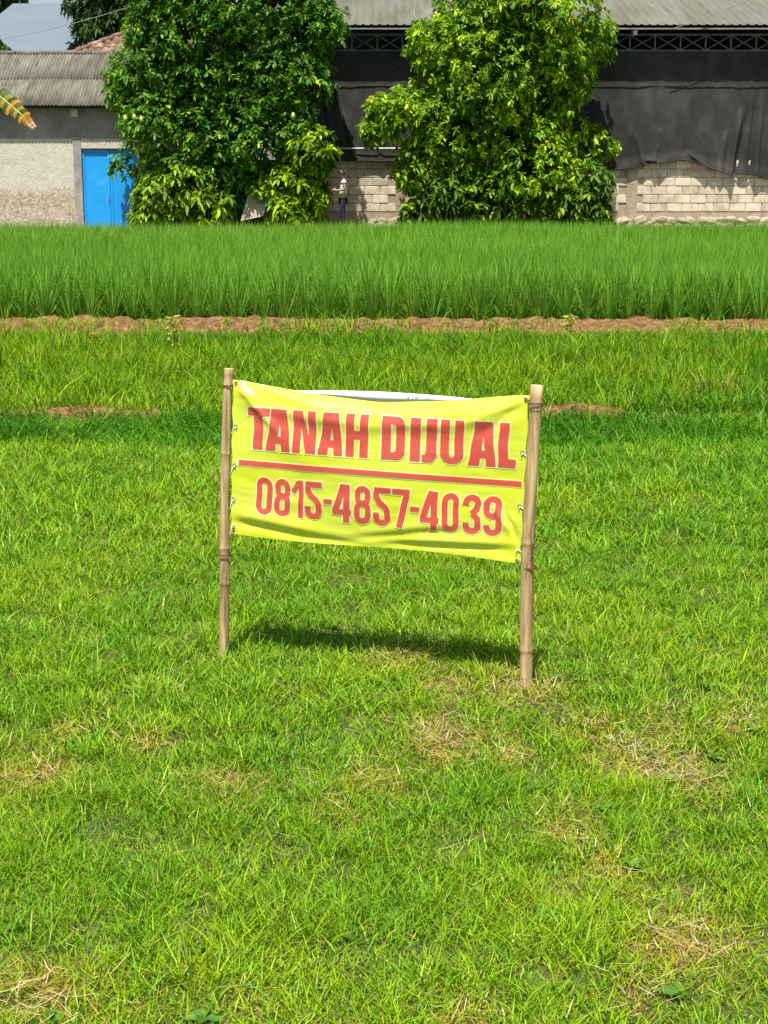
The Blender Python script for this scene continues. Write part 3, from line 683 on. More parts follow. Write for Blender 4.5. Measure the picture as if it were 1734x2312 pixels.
def bamboo(a, b, r0, r1, nodes, seed):
    """culm from the ground a to the top b; nodes = fractions of the height"""
    rs = random.Random(seed); d = (b - a); Ln = d.length; ts = sorted(set([0, 1] + [k/26 for k in range(27)] + [n + o for n in nodes for o in (-.012, -.005, 0, .005, .012) if 0 < n + o < 1]))
    pts = []; rad = []
    for t in ts:
        bend = .006 * math.sin(t * 5 + seed)
        pts.append(a + d * t + Vector((bend, bend * .5, 0))); r = r0 + (r1 - r0) * t
        for n in nodes: r *= 1 + .075 * math.exp(-((t - n) / .006) ** 2) - .05 * math.exp(-((t - n + .013) / .006) ** 2)
        rad.append(r * (1 + rs.uniform(-.012, .012)))
    mb = MB(); mb.tube(pts, rad, 18, cap=False)
    n = 18; e = len(mb.v) - n; top = pts[-1]; ax = d.normalized()        # hollow cut end
    ring_i = []
    for k in range(n):
        v = Vector(mb.v[e + k]); mb.v.append(tuple(top + (v - top) * .74 + ax * .001)); ring_i.append(len(mb.v) - 1)
    for k in range(n): mb.f.append((e+k, e+(k+1) % n, ring_i[(k+1) % n], ring_i[k]))
    low = []
    for k in range(n):
        v = Vector(mb.v[ring_i[k]]); mb.v.append(tuple(v - ax * .03)); low.append(len(mb.v) - 1)
    for k in range(n): mb.f.append((ring_i[k], ring_i[(k+1) % n], low[(k+1) % n], low[k]))
    mb.f.append(tuple(low))
    mb.v = [tuple(Vector(p) - off) for p in mb.v]
    return mb.build('bamboo_post', M['bamboo'], sign_root, smooth=True), pts
la, lb = Vector((-.608, 5.51, -.06)), Vector((-.5546, 5.51, 1.076))
ra, rb = Vector((.489, 5.127, -.06)), Vector((.508, 5.127, 1.063))
lp, _ = bamboo(la, lb,   .0192, .0168, [.30, .42, .73, .985], 1); rp, _ = bamboo(ra, rb, .0232, .0205, [.18, .52, .93], 2)
lp['label'] = 'thinner bamboo post at the left end of the banner'; rp['label'] = 'thicker bamboo post at the right end of the banner'
def tie(a, b, frac, r, corner, par, m, th=.0016, turns=2):
    c = a + (b - a) * frac; pts = []
    for k in range(turns * 14 + 1):
        an = 2*math.pi*k/14; pts.append(c + Vector((math.cos(an)*r, math.sin(an)*r, .004*k/14 - .003)) - off)
    pts.append(Vector(corner) - off + nrm * .006); pts.append(Vector(corner) - off + nrm * .002 + Vector((0, 0, -.012)))
    MB().tube(pts, th, 5).build('wire_tie' if m is M['wire'] else 'string_tie', m, par, smooth=True)
def sp(u, v): return Vector(S_(np.array([u]), np.array([v]))[0]) + off
tie(la, lb, .945, .0215, sp(.012, .025), lp, M['wire']); tie(la, lb, .395, .0235, sp(.012, .965), lp, M['wire'])
tie(ra, rb, .945, .0250, sp(.988, .025), rp, M['wire']); tie(ra, rb, .44, .0265, sp(.988, .985), rp, M['wire'])
def string(a, b, v, frac, u, par):
    e = sp(u, v) - off + nrm * .003; c = a + (b - a) * frac - off; k = .9 if u < .5 else .9
    MB().tube([e + Vector((0, 0, -.004)), e, e.lerp(c, .5) + Vector((0, 0, -.004)), e.lerp(c, k)], .0014, 6).build('string_tie', M['string'], par, smooth=True)
    MB().tube([e, e + Vector((.004 if u < .5 else -.004, 0, -.014))], .0016, 5).build('string_tie', M['string'], par, smooth=True)
for v in (.30, .55, .77, .93): string(la, lb, v, .945 - .55*v, .010, lp)
for v in (.34, .66, .92): string(ra, rb, v, .945 - .505*v, .99, rp)
# eyelets
for u, v in ((.012, .025), (.012, .965), (.988, .025), (.988, .985), (.010, .30), (.010, .55), (.010, .77), (.99, .34), (.99, .66)):
    p = Vector(S_(np.array([u]), np.array([v]), .0012)[0]); mb = MB()
    mb.tube([p + e_*math.cos(a*math.pi/5)*.006 + Vector((0, 0, math.sin(a*math.pi/5)*.006)) for a in range(11)], .0018, 5, cap=False)
    mb.build('eyelet', M['steel'], banner, smooth=True)

# ------------------------------------------------------------------ left shed with cement-sheet roof and blue gate
WY = 46.0
def px_x(px, Y): return at(px, 431, Y).x
def px_z(py, Y): return at(CX, py, Y).z
def child_box(name, m, root, x0, x1, y0, y1, z0, z1):
    o = MB().box((x0, y0, z0), (x1, y1, z1)).build(name, m, root); return o
shed = empty('plaster_shed', (0, 0, 0))
tag(shed, 'stained cream shed with a corrugated cement roof and blue gate at the far left', 'shed')
sx0, sx1 = px_x(-150, WY), px_x(335, WY); gx0, gx1 = px_x(187, WY), px_x(312, WY); px0 = px_x(169, WY)
z_top = 4.32; z_gate = px_z(335, WY); z_lin = px_z(312, WY); z_shade_edge = px_z(313, WY)
child_box('wall', M['plaster'], shed, sx0, px0, WY, WY + .2, .3, z_shade_edge)
o = child_box('upper_wall', M['grey_render_and_shade'], shed, sx0, sx1, WY + .004, WY + .19, z_shade_edge, z_top); o['label'] = 'upper wall with the eave shade painted in as grey'  # wall above the shadow edge, eave shade put into its grey colour
child_box('lintel', M['plaster'], shed, gx0 - .02, sx1, WY - .012, WY + .2, z_gate, z_shade_edge - .002)
child_box('pillar', M['concrete'], shed, px0, gx0, WY - .03, WY + .22, .3, z_shade_edge + .05)
child_box('wall', M['plaster'], shed, gx1, sx1, WY, WY + .2, .3, z_gate)
gate = child_box('gate', M['blue'], shed, gx0 + .01, gx1 - .01, WY + .07, WY + .10, .56, z_gate - .03); gate['label'] = 'blue painted sheet steel gate'
gm = (gx0 + gx1) / 2 + .0
for xa, xb in ((gx0 + .02, gm - .012), (gm + .012, gx1 - .02)):
    mb = MB()
    for fx in (xa, xb - .05): mb.box((fx, WY + .045, .60), (fx + .05, WY + .069, z_gate - .06))
    for fz in (.60, z_gate - .11): mb.box((xa + .05, WY + .048, fz), (xb - .05, WY + .068, fz + .05))
    mb.build('gate_frame', M['blue'], gate)
MB().tube([(gm - .06, WY + .04, 1.55), (gm - .06, WY + .0, 1.55), (gm - .06, WY + .0, 1.40), (gm - .06, WY + .04, 1.40)], .012, 6).build('handle', M['steel'], gate)
va, vb = at(160, 246, WY), at(177, 264, WY)
vent = child_box('vent_block', M['vent'], shed, va.x, vb.x, WY - .05, WY + .003, vb.z, va.z)
mb = MB()
for i in range(4):
    xx_ = va.x + .02 + i * (vb.x - va.x - .04) / 3
    mb.box((xx_ - .006, WY - .058, vb.z + .02), (xx_ + .006, WY - .0505, va.z - .02))
mb.build('vent_bar', M['concrete'], vent)
EY = 45.62; ez = px_z(238, EY); pit = math.atan(.578)
sheet_w = 1.02
_lo, _hi = 0.5, 6.0
for _ in range(40):                   # slope length at which the ridge stands where the photograph shows it
    _m = (_lo + _hi) / 2
    if ez + _m*math.sin(pit) < px_z(121, EY + _m*math.cos(pit)): _lo = _m
    else: _hi = _m
slope_l = _lo; sheet_l = (slope_l + .14) / 2 + .02
def corrugated(w, l, waves, amp, seg=6):
    n = waves * seg; V = []; Q = []
    for j in range(3):
        for i in range(n + 1): V.append((w * i / n, l * j / 2, amp * math.sin(2 * math.pi * i / seg)))
    for j in range(3):
        for i in range(n + 1): V.append((w * i / n, l * j / 2, amp * math.sin(2 * math.pi * i / seg) - .008))
    k = 3 * (n + 1)
    for j in range(2):
        for i in range(n):
            a = j*(n+1)+i; Q.append((a, a+1, a+n+2, a+n+1)); Q.append((a+k, a+n+1+k, a+n+2+k, a+1+k))
    for i in range(n): Q.append((i, i+k, i+1+k, i+1))
    me = bpy.data.meshes.new('roof_sheet'); me.from_pydata(V, [], Q); me.update()
    me.polygons.foreach_set('use_smooth', [True] * len(Q)); return me
cs = corrugated(1.06, sheet_l, 11, .024); cs.materials.append(M['asbestos'])
cs2 = cs.copy(); cs2.materials.clear(); cs2.materials.append(M['clear_sheet'])
ncol = int((sx1 + .3 - (sx0 - .3)) / sheet_w) + 1
for r_ in range(2):
    for i in range(ncol):
        d = r_ * (sheet_l - .14)
        x = sx0 - .3 + i * sheet_w
        me_ = cs2 if (r_ == 0 and x < px_x(-20, WY) < x + sheet_w) else cs
        o = link('roof_sheet', me_, None, shed, (x, EY + d * math.cos(pit), ez + d * math.sin(pit) + .014 * r_ + .006 * (i % 2)), (pit + random.uniform(-.004, .004), random.uniform(-.003, .003), 0))
rY, rz = EY + slope_l * math.cos(pit), ez + slope_l * math.sin(pit)
for i in range(6):
    a = sx0 - .3 + i * (sx1 - sx0 + .6) / 6; b = a + (sx1 - sx0 + .6) / 6 + .05
    MB().tube([(a, rY, rz + .0 + .012*(i % 2)), (b, rY, rz + .012*(i % 2))], .075, 12).build('ridge_cap', M['asbestos'], shed, smooth=True)
back = MB().quad((sx0-.3, rY, rz), (sx1+.2, rY, rz), (sx1+.2, rY+3.4, ez), (sx0-.3, rY+3.4, ez)).build('rear_roof', M['asbestos'], shed)
child_box('eave_beam', M['dark'], shed, sx0 - .2, sx1, EY + .10, EY + .18, ez - .06, ez + .0)
child_box('rear_wall', M['plaster'], shed, sx0, sx1, 52.0, 52.2, .3, ez)

# ------------------------------------------------------------------ tiled house behind the shed
th = empty('tiled_house', (0, 0, 0)); tag(th, 'old clay tiled hip roof rising behind the cement-sheet shed', 'house')
ty, tz = 50.6, px_z(128, 50.6); tp = R(30)
V = []; Q = []
for j in range(2):
    for i in range(7):
        t = i / 6; V.append((.22 * t, j * .34, .055 * math.sin(math.pi * t) - .012 * (1 - j) * 0))
for j in range(2):
    for i in range(7):
        t = i / 6; V.append((.22 * t, j * .34, .055 * math.sin(math.pi * t) - .02))
for i in range(6): Q.append((i, i+1, i+8, i+7)); Q.append((i, i+14, i+15, i+1))
tile = bpy.data.meshes.new('tile'); tile.from_pydata(V, [], Q); tile.update(); tile.materials.append(M['clay'])
cx0 = px_x(160, ty); nt_ = 0
for j in range(10):
    for i in range(22):
        if .22 * i < .30 * j * 1.02: continue
        d = j * .29
        o = link('tile', tile, None, th, (cx0 + i * .22, ty + d * math.cos(tp), tz + d * math.sin(tp) + .02 + random.uniform(0, .012)), (tp - .045, 0, random.uniform(-.02, .02))); nt_ += 1
mb = MB(); hx = 2.9 * 1.03
mb.quad((cx0, ty, tz), (cx0 + 4.9, ty, tz), (cx0 + 4.9, ty + 2.9*math.cos(tp), tz + 2.9*math.sin(tp)), (cx0 + hx, ty + 2.9*math.cos(tp), tz + 2.9*math.sin(tp)))
mb.quad((cx0, ty, tz), (cx0 + hx, ty + 2.9*math.cos(tp), tz + 2.9*math.sin(tp)), (cx0 + hx, ty + 3.1, tz + 1.4), (cx0, ty + 5, tz))
mb.build('roof_base', M['clay'], th)
for k in range(9):
    t = k / 9; p = Vector((cx0 + hx*t, ty + 2.9*math.cos(tp)*t, tz + 2.9*math.sin(tp)*t)); p2 = Vector((cx0 + hx*(t+.13), ty + 2.9*math.cos(tp)*(t+.13), tz + 2.9*math.sin(tp)*(t+.13)))
    MB().tube([p + Vector((0, 0, .05)), p2 + Vector((0, 0, .035))], [.10, .08], 8).build('hip_tile', M['clay'], th, smooth=True)
child_box('wall', M['plaster'], th, cx0 + .4, cx0 + 4.9, ty + .5, ty + 4.6, .4, tz - .02)

# ------------------------------------------------------------------ pale-roofed hall far behind
hall = empty('pale_roof_hall', (0, 0, 0)); tag(hall, 'large hall with a plain pale blue-grey metal roof in the far background', 'building')
hy, hp = 60.0, R(15.9); hz = px_z(132, hy)
def on_roof(px, py):
    d = ray(px, py); n = Vector((0, -math.sin(hp), math.cos(hp))); t = (Vector((0, hy, hz)) - CAM).dot(n) / d.dot(n); return CAM + d * t
hx0 = on_roof(8, 25).x; hx1 = px_x(735, hy)
sl = 12.0; mid_ = (on_roof(100, 77).y - hy) / math.cos(hp)
for a, b, lift in ((0, mid_ + .1, .03), (mid_, sl, 0.0)):
    P0 = lambda x, d: (x, hy + d*math.cos(hp), hz + d*math.sin(hp) + lift)
    npan = 14
    for k in range(npan):
        xa = hx0 + (hx1-hx0)*k/npan; xb = hx0 + (hx1-hx0)*(k+1)/npan
        mb = MB(); mb.quad(P0(xa, a), P0(xb, a), P0(xb, b), P0(xa, b)); q0 = P0(xa, a); q1 = P0(xb, a); mb.quad(q0, (q0[0], q0[1], q0[2]-.03), (q1[0], q1[1], q1[2]-.03), q1); mb.build('roof_sheet', M['pale_roof'], hall)
child_box('wall', M['grey_render_and_shade'], hall, hx0 + .4, hx1 - .2, hy + .6, hy + 20, .4, hz - .05)
mb = MB(); yr = hy + sl*math.cos(hp); zr = hz + sl*math.sin(hp); mb.quad((hx0, yr, zr), (hx1, yr, zr), (hx1, yr + 11, hz), (hx0, yr + 11, hz)); mb.build('rear_roof', M['pale_roof'], hall)

# ------------------------------------------------------------------ open-sided warehouse on the right
wh = empty('open_warehouse', (0, 0, 0)); tag(wh, 'long warehouse with weathered metal roof and open lattice truss at the right', 'warehouse')
wx0, wx1 = px_x(690, WY), px_x(1900, WY) + 9.0
RY = 45.38; rez = px_z(56, RY); rp_ = R(15.5)
nw = 4; shw = .232 * nw
def trap(w, l, n):
    V = []; Q = []; pr = []
    p = w / n
    for i in range(n): pr += [(i*p, 0), (i*p + .30*p, 0), (i*p + .42*p, .022), (i*p + .62*p, .022), (i*p + .74*p, 0)]
    pr.append((w, 0))
    for y in (0, l):
        for x, z in pr: V.append((x, y, z))
    k = len(pr)
    for i in range(k-1): Q.append((i, i+1, i+1+k, i+k))
    for x, z in pr: V.append((x, 0, z - .012))
    for i in range(k-1): Q.append((i, i+2*k, i+1+2*k, i+1))
    me = bpy.data.meshes.new('roof_sheet'); me.from_pydata(V, [], Q); me.update(); me.materials.append(M['metal_roof']); return me
ws = trap(shw, 17.3, nw)
k = 0; x = wx0 - .5
while x < wx1 + .3:
    link('roof_sheet', ws, None, wh, (x, RY, rez - .003 * (k % 2)), (rp_, 0, 0)); x += shw - .002; k += 1
yr = RY + 17.3*math.cos(rp_); zr = rez + 17.3*math.sin(rp_)
MB().quad((wx0-.5, yr, zr), (wx1+.5, yr, zr), (wx1+.5, yr+14, rez), (wx0-.5, yr+14, rez)).build('rear_roof', M['metal_roof'], wh)
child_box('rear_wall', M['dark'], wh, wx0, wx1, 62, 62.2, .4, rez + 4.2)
MB().quad((wx0, RY + .9, rez + .9*math.tan(rp_) - .06), (wx1, RY + .9, rez + .9*math.tan(rp_) - .06), (wx1, 62, rez + (62-RY)*math.tan(rp_) - .06), (wx0, 62, rez + (62-RY)*math.tan(rp_) - .06)).build('shade_sheet', M['dark'], wh)  # near-black sheet added under the roof to keep the interior dark
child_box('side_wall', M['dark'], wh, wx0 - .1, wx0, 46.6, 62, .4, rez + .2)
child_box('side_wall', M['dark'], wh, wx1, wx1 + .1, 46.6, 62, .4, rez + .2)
TY = 46.15
def hbar(name, py0, py1, m, Y=TY, dep=.06, par=wh):
    return child_box(name, m, par, wx0, wx1, Y, Y + dep, px_z(py1, Y), px_z(py0, Y))
o = child_box('eave_purlin', M['steel'], wh, wx0 - .4, wx1, RY + .03, RY + .09, px_z(66, RY), px_z(62, RY))
truss = hbar('truss', 76, 80.5, M['steel']); truss['label'] = 'dark lattice truss under the roof edge'
mb = MB(); mb.box((wx0, TY, px_z(115.5, TY)), (wx1, TY + .06, px_z(112.5, TY))); mb.build('bottom_chord', M['steel'], truss)
step = (px_x(1636, TY) - px_x(1580, TY)); z0, z1 = px_z(112.5, TY), px_z(80.5, TY)
bx0 = px_x(1580, TY) - step * 16
bv = MB().box((-.018, 0, z0), (.018, .05, z1)).mesh('web_post'); bv.materials.append(M['steel'])
def diag(a, b):
    d = Vector((b[0]-a[0], 0, b[1]-a[1])).normalized(); n_ = Vector((-d.z, 0, d.x)) * .013
    A, B_ = Vector((a[0], 0, a[1])), Vector((b[0], 0, b[1])); mb = MB()
    for dy in (0, .02): mb.v += [tuple(A+n_+Vector((0, dy, 0))), tuple(A-n_+Vector((0, dy, 0))), tuple(B_-n_+Vector((0, dy, 0))), tuple(B_+n_+Vector((0, dy, 0)))]
    mb.f += [(0,1,2,3), (7,6,5,4), (0,4,5,1), (1,5,6,2), (2,6,7,3), (3,7,4,0)]
    me = mb.mesh('web_brace'); me.materials.append(M['steel']); return me
d1 = diag((.02, z1), (step-.02, z0)); d2 = diag((.02, z0), (step-.02, z1))
for i in range(24):
    x = bx0 + i * step
    if x < wx0 or x > wx1: continue
    link('web_post', bv, None, truss, (x, TY + .003, 0)); link('web_brace', d1, None, truss, (x, TY + .004, 0)); link('web_brace', d2, None, truss, (x, TY + .028, 0))
a, b = at(1431, 62, RY + .1), at(1439, 78, RY + .1); child_box('bracket', M['pale_paint'], wh, a.x, b.x, RY + .10, RY + .55, b.z, a.z)
for px in (706, 1175): 
    c = px_x(px, 46.5); child_box('column', M['concrete'], wh, c - .12, c + .12, 46.42, 46.66, .4, px_z(80, 46.5))
c = at(708, 240, 45.9); MB().tube([(c.x, 45.9, px_z(66, 45.9)), (c.x + .02, 45.88, px_z(240, 45.9)), (c.x + .10, 45.86, px_z(350, 45.9))], .055, 10).build('downpipe', M['pale_paint'], wh, smooth=True)

# black shade net hung on the front of the warehouse
net = empty('shade_net', (0, 0, 0)); tag(net, 'black shade net curtain hung under the truss above the block wall', 'net')
NYP = 45.97
bot = [(690, 362), (760, 362), (900, 364), (1000, 372), (1200, 384), (1345, 384), (1425, 380), (1448, 372), (1462, 369), (1490, 367), (1535, 361), (1560, 364), (1590, 377), (1620, 386), (1640, 392), (1647, 398), (1654, 390), (1690, 393), (1734, 404), (1800, 410), (1900, 402)]
nu, nv = 420, 70
pxs = np.linspace(690, 1895, nu); bz = np.interp(pxs, [b[0] for b in bot], [b[1] for b in bot])
U, T = np.meshgrid(np.arange(nu), np.linspace(0, 1, nv)); PX = pxs[U]; zt = px_z(116, NYP); zb = np.array([px_z(b, NYP) for b in bz])[U]
xw = (PX - CX) / F_PX * (NYP / ray(CX, 431).y); Z = zt + (zb - zt) * T
d = .02 * (fbm(xw * 1.2, Z * .8, 140) - .5) * 2 * T + .012 * (fbm(xw * 5, Z * 1.5 + 9, 144) - .5) * 2
def fold(px_a, py_a, px_b, py_b, wdt, amp):
    A, B_ = at(px_a, py_a, NYP), at(px_b, py_b, NYP); dx, dz = B_.x - A.x, B_.z - A.z; L2 = dx*dx + dz*dz
    t = np.clip(((xw - A.x)*dx + (Z - A.z)*dz) / L2, 0, 1.05); D = (xw - A.x - t*dx)**2 + (Z - A.z - t*dz)**2
    return amp * sstep(0, .35, t) * np.exp(-D / wdt**2)
d += fold(1675, 230, 1646, 398, .06, .16) - fold(1690, 230, 1660, 395, .05, .10) + fold(1720, 200, 1705, 398, .07, .10) - fold(1708, 200, 1690, 395, .05, .08) + fold(1640, 290, 1625, 385, .05, .07)
d += fold(1425, 270, 1420, 380, .04, .06) + fold(1432, 290, 1448, 366, .04, .07) + fold(1450, 360, 1490, 367, .04, .08) + fold(1486, 320, 1476, 364, .03, .06) + fold(1490, 280, 1482, 350, .16, .05)
d += fold(1600, 330, 1606, 380, .04, .05) + fold(1615, 330, 1620, 384, .03, .05) + fold(1545, 340, 1590, 375, .05, .06)
d += fold(745, 160, 800, 350, .05, .09) - fold(760, 190, 790, 350, .05, .06) + fold(730, 180, 745, 300, .05, .07) + fold(850, 200, 860, 360, .06, .05)
d += .010 * np.exp(-((Z - px_z(195, NYP)) / .03) ** 2)
d += .06 * sstep(.9, 1.0, T)
P = np.stack([xw, NYP - .06 - d, Z], -1).reshape(-1, 3); ix = np.arange(nu*nv).reshape(nv, nu)
q = np.stack([ix[:-1, :-1], ix[1:, :-1], ix[1:, 1:], ix[:-1, 1:]], -1).reshape(-1, 4)
link('curtain', np_mesh('curtain', P, q.ravel(), np.arange(len(q))*4, smooth=True), M['net'], net)
# rolled hem along the bottom
pts = [(xw[-1, i], NYP - .07 - d[-1, i], Z[-1, i]) for i in range(0, nu, 3)]
MB().tube(pts, .022, 6).build('hem', M['net'], net, smooth=True)
pts = [(px_x(p, NYP), NYP - .078 - .006*math.sin(p*.05), px_z(195 + 1.2*math.sin(p*.02), NYP)) for p in range(690, 1895, 12)]
MB().tube(pts, .008, 6).build('wire', M['net'], net, smooth=True)
pts = [(px_x(p, NYP), NYP - .17, px_z(335.5, NYP)) for p in (700, 800, 930, 1000)]
MB().tube(pts, .022, 8).build('rail', M['pale_paint'], net, smooth=True)

# ------------------------------------------------------------------ block wall
bw = empty('block_wall', (0, 0, 0)); tag(bw, 'cream concrete block wall on a rubble stone base below the shade net', 'wall')
bwx0, bwx1 = px_x(320, WY), px_x(1900, WY); ch = (px_z(362, WY) - px_z(478, WY)) / 6; zb0 = px_z(478, WY)
child_box('mortar', M['mortar'], bw, bwx0, bwx1, WY + .004, WY + .16, .3, zb0 + 6*ch + .02)
bl_ = ch * 1.9
def block_mesh(w, h, seed):
    rs = random.Random(seed); bm = bmesh.new(); bmesh.ops.create_cube(bm, size=1)
    for v in bm.verts: v.co = Vector((v.co.x * w, v.co.y * .06, v.co.z * h))
    bmesh.ops.bevel(bm, geom=list(bm.edges), offset=.012, segments=1, affect='EDGES')
    for v in bm.verts: v.co += Vector((rs.uniform(-.004, .004), rs.uniform(-.003, .003), rs.uniform(-.004, .004)))
    me = bpy.data.meshes.new('block'); bm.to_mesh(me); bm.free(); me.materials.append(M['block']); return me
bms = [block_mesh(bl_ - .016, ch - .018, s) for s in range(6)]
pillars = [px_x(p, WY) for p in (905, 1427)]
nb = 0
for r_ in range(6):
    x = bwx0 + (bl_/2 if r_ % 2 else 0)
    while x < bwx1:
        cx_ = x + bl_/2
        if not any(abs(cx_ - p) < .16 for p in pillars):
            link('block', bms[random.randrange(6)], None, bw, (cx_, WY + .012 + random.uniform(-.006, .006), zb0 + (r_ + .5)*ch), (random.uniform(-.01, .01), random.uniform(-.006, .006), 0)); nb += 1
        x += bl_
for p in pillars: child_box('pillar', M['mortar'], bw, p - .155, p + .155, WY - .035, WY + .17, .4, zb0 + 6*ch + .05)
child_box('plinth', M['mortar'], bw, bwx0, bwx1, WY - .03, WY + .1, .3, zb0 - .02)
def stone_mesh(seed):
    rs = random.Random(seed); bm = bmesh.new(); bmesh.ops.create_cube(bm, size=1)
    for v in bm.verts: v.co = Vector((v.co.x * rs.uniform(.75, 1.1), v.co.y * rs.uniform(.7, 1.1), v.co.z * rs.uniform(.7, 1.1)))
    bmesh.ops.bevel(bm, geom=list(bm.edges), offset=.22, segments=1, affect='EDGES')
    for v in bm.verts: v.co += Vector((rs.uniform(-.07, .07), rs.uniform(-.07, .07), rs.uniform(-.07, .07)))
    me = bpy.data.meshes.new('stone'); bm.to_mesh(me); bm.free(); me.materials.append(M['stone']); return me
sms = [stone_mesh(s) for s in range(7)]
x = bwx0; 
while x < bwx1:
    for lev in range(2):
        s = random.uniform(.20, .36)
        o = link('stone', sms[random.randrange(7)], None, bw, (x + random.uniform(-.06, .06) + lev*.13, WY - .02 - random.uniform(0, .05) - (.05 if lev == 0 else 0), (.66 if lev == 0 else .84) + random.uniform(-.04, .04)), (random.uniform(-.5, .5), random.uniform(-.4, .4), random.uniform(-.4, .4)))
        o.scale = (s*1.25, s*.55, s*.72)
    x += random.uniform(.24, .34)

# ------------------------------------------------------------------ trees
def leaves(P, D, L, wd, col, droop):
    """P base points, D unit directions, length, width; four small faces folded along the midrib"""
    n = len(P); up = np.tile(np.array((0, 0, 1.0)), (n, 1)) + rng.normal(0, .35, (n, 3))
    sd_ = np.cross(D, up); sd_ /= np.linalg.norm(sd_, axis=1)[:, None] + 1e-9
    nn = np.cross(sd_, D)
    g = np.array((0, 0, -1.0))[None, :]
    def along(f, dz): return P + D * (L * f)[:, None] + g * (L * droop * dz)[:, None]
    m1 = along(.34, .12); m2 = along(.70, .36); tip = along(.98, .62)
    lift = nn * (wd * .14)[:, None]; sv_ = sd_ * (wd/2)[:, None]
    V = np.stack([P, m1 + sv_ + lift, m2 + sv_*.82 + lift, tip, m2 - sv_*.82 + lift, m1 - sv_ + lift], 1).reshape(-1, 3)
    pat = np.array([0, 1, 2, 3, 0, 3, 4, 5])
    loops = (pat[None, :] + np.arange(n)[:, None]*6).ravel(); starts = np.arange(n*2)*4
    return V, loops, starts, np.repeat(col, 6, axis=0)
def crown(lobes, whorls_per_m2, leaf_l, leaf_w, pal, per=(7, 12), fill=.35, droop=1.0, accents=(), ymax=45.75):
    """lobes = (centre, radii); leaf whorls on the skin of each lobe and, fewer, inside it"""
    Ps = []; Os = []; tone = []
    for c, r in lobes:
        area = 4*math.pi*((r.x*r.y)**1.6/3 + (r.x*r.z)**1.6/3 + (r.y*r.z)**1.6/3) ** (1/1.6)
        n = int(area * whorls_per_m2)
        d = rng.normal(0, 1, (n, 3)); d /= np.linalg.norm(d, axis=1)[:, None]
        inner = rng.random(n) < fill
        rad = np.where(inner, rng.uniform(.35, .85, n), rng.normal(.97, .10, n))
        bump = 1 + .34 * (vnoise(d[:, 0]*3.1 + c.x*7 + 90, d[:, 2]*3.1 + d[:, 1]*2 + c.z*5 + 90, 200) - .5)
        p = np.array(c)[None, :] + d * np.array(r)[None, :] * (rad*bump)[:, None]
        gap = .6*vnoise(p[:, 0]*1.5 + 70, p[:, 2]*1.5 + 70, 205) + .4*vnoise(p[:, 0]*3.4 + 70, p[:, 2]*3.4 + 70, 206)
        k = (gap > .31) | (rng.random(n) < .2); p, d = p[k], d[k]
        Ps.append(p); Os.append(d); tone.append(random.uniform(-.10, .10) + .5*(vnoise(p[:, 0]*1.8 + 33, p[:, 2]*1.8 + 33, 208) - .5))
    P = np.concatenate(Ps); O = np.concatenate(Os); tone = np.concatenate(tone)
    P[:, 1] = np.minimum(P[:, 1], ymax - rng.uniform(0, .2, len(P)))
    keep = P[:, 2] > yz + .05; P, O, tone = P[keep], O[keep], tone[keep]
    n = len(P); k = rng.integers(per[0], per[1], n); tot = int(k.sum()); wi = np.repeat(np.arange(n), k)
    ax = O + np.array((0, 0, .35)); ax /= np.linalg.norm(ax, axis=1)[:, None]
    d = rng.normal(0, 1, (tot, 3)); A = ax[wi]; d -= A * (d*A).sum(1)[:, None]; d /= np.linalg.norm(d, axis=1)[:, None] + 1e-9
    dirn = d * .95 + A * rng.uniform(.05, .7, (tot, 1)); dirn /= np.linalg.norm(dirn, axis=1)[:, None]
    base = P[wi] + A * rng.uniform(-.05, .09, (tot, 1))
    t = np.clip(tone[wi] + .45 + rng.normal(0, .22, n)[wi] + rng.normal(0, .08, tot), 0, 1)
    col = mixc(pal[0], pal[1], t) * rng.uniform(.82, 1.2, (tot, 1))
    yl = (rng.random(n) < pal[4])[wi]; col[yl] = np.array(pal[2]) * rng.uniform(.75, 1.15, (int(yl.sum()), 1))
    dd = rng.random(tot) < pal[5]; col[dd] = np.array(pal[3]) * rng.uniform(.6, 1.1, (int(dd.sum()), 1))
    for (ac, ar, acol, pr) in accents:
        q_ = np.exp(-(((P - np.array(ac)[None, :]) / np.array(ar)[None, :]) ** 2).sum(1)); hit = (rng.random(n) < q_ * pr)[wi]
        col[hit] = np.array(acol) * rng.uniform(.75, 1.2, (int(hit.sum()), 1))
    L_ = leaf_l * rng.uniform(.65, 1.25, tot)
    return leaves(base, dirn, L_, leaf_w * L_/leaf_l * rng.uniform(.8, 1.2, tot), col, droop * rng.uniform(.3, 1.2, tot))
def lobe(px, py, r, Y, ry=None, rzf=1.0):
    c = at(px, py, Y); s = Y / F_PX / ray(px, py).y * 1.0
    rr = r * Y / F_PX
    return Vector(c), Vector((rr, ry if ry else min(rr, 1.25), rr * rzf))
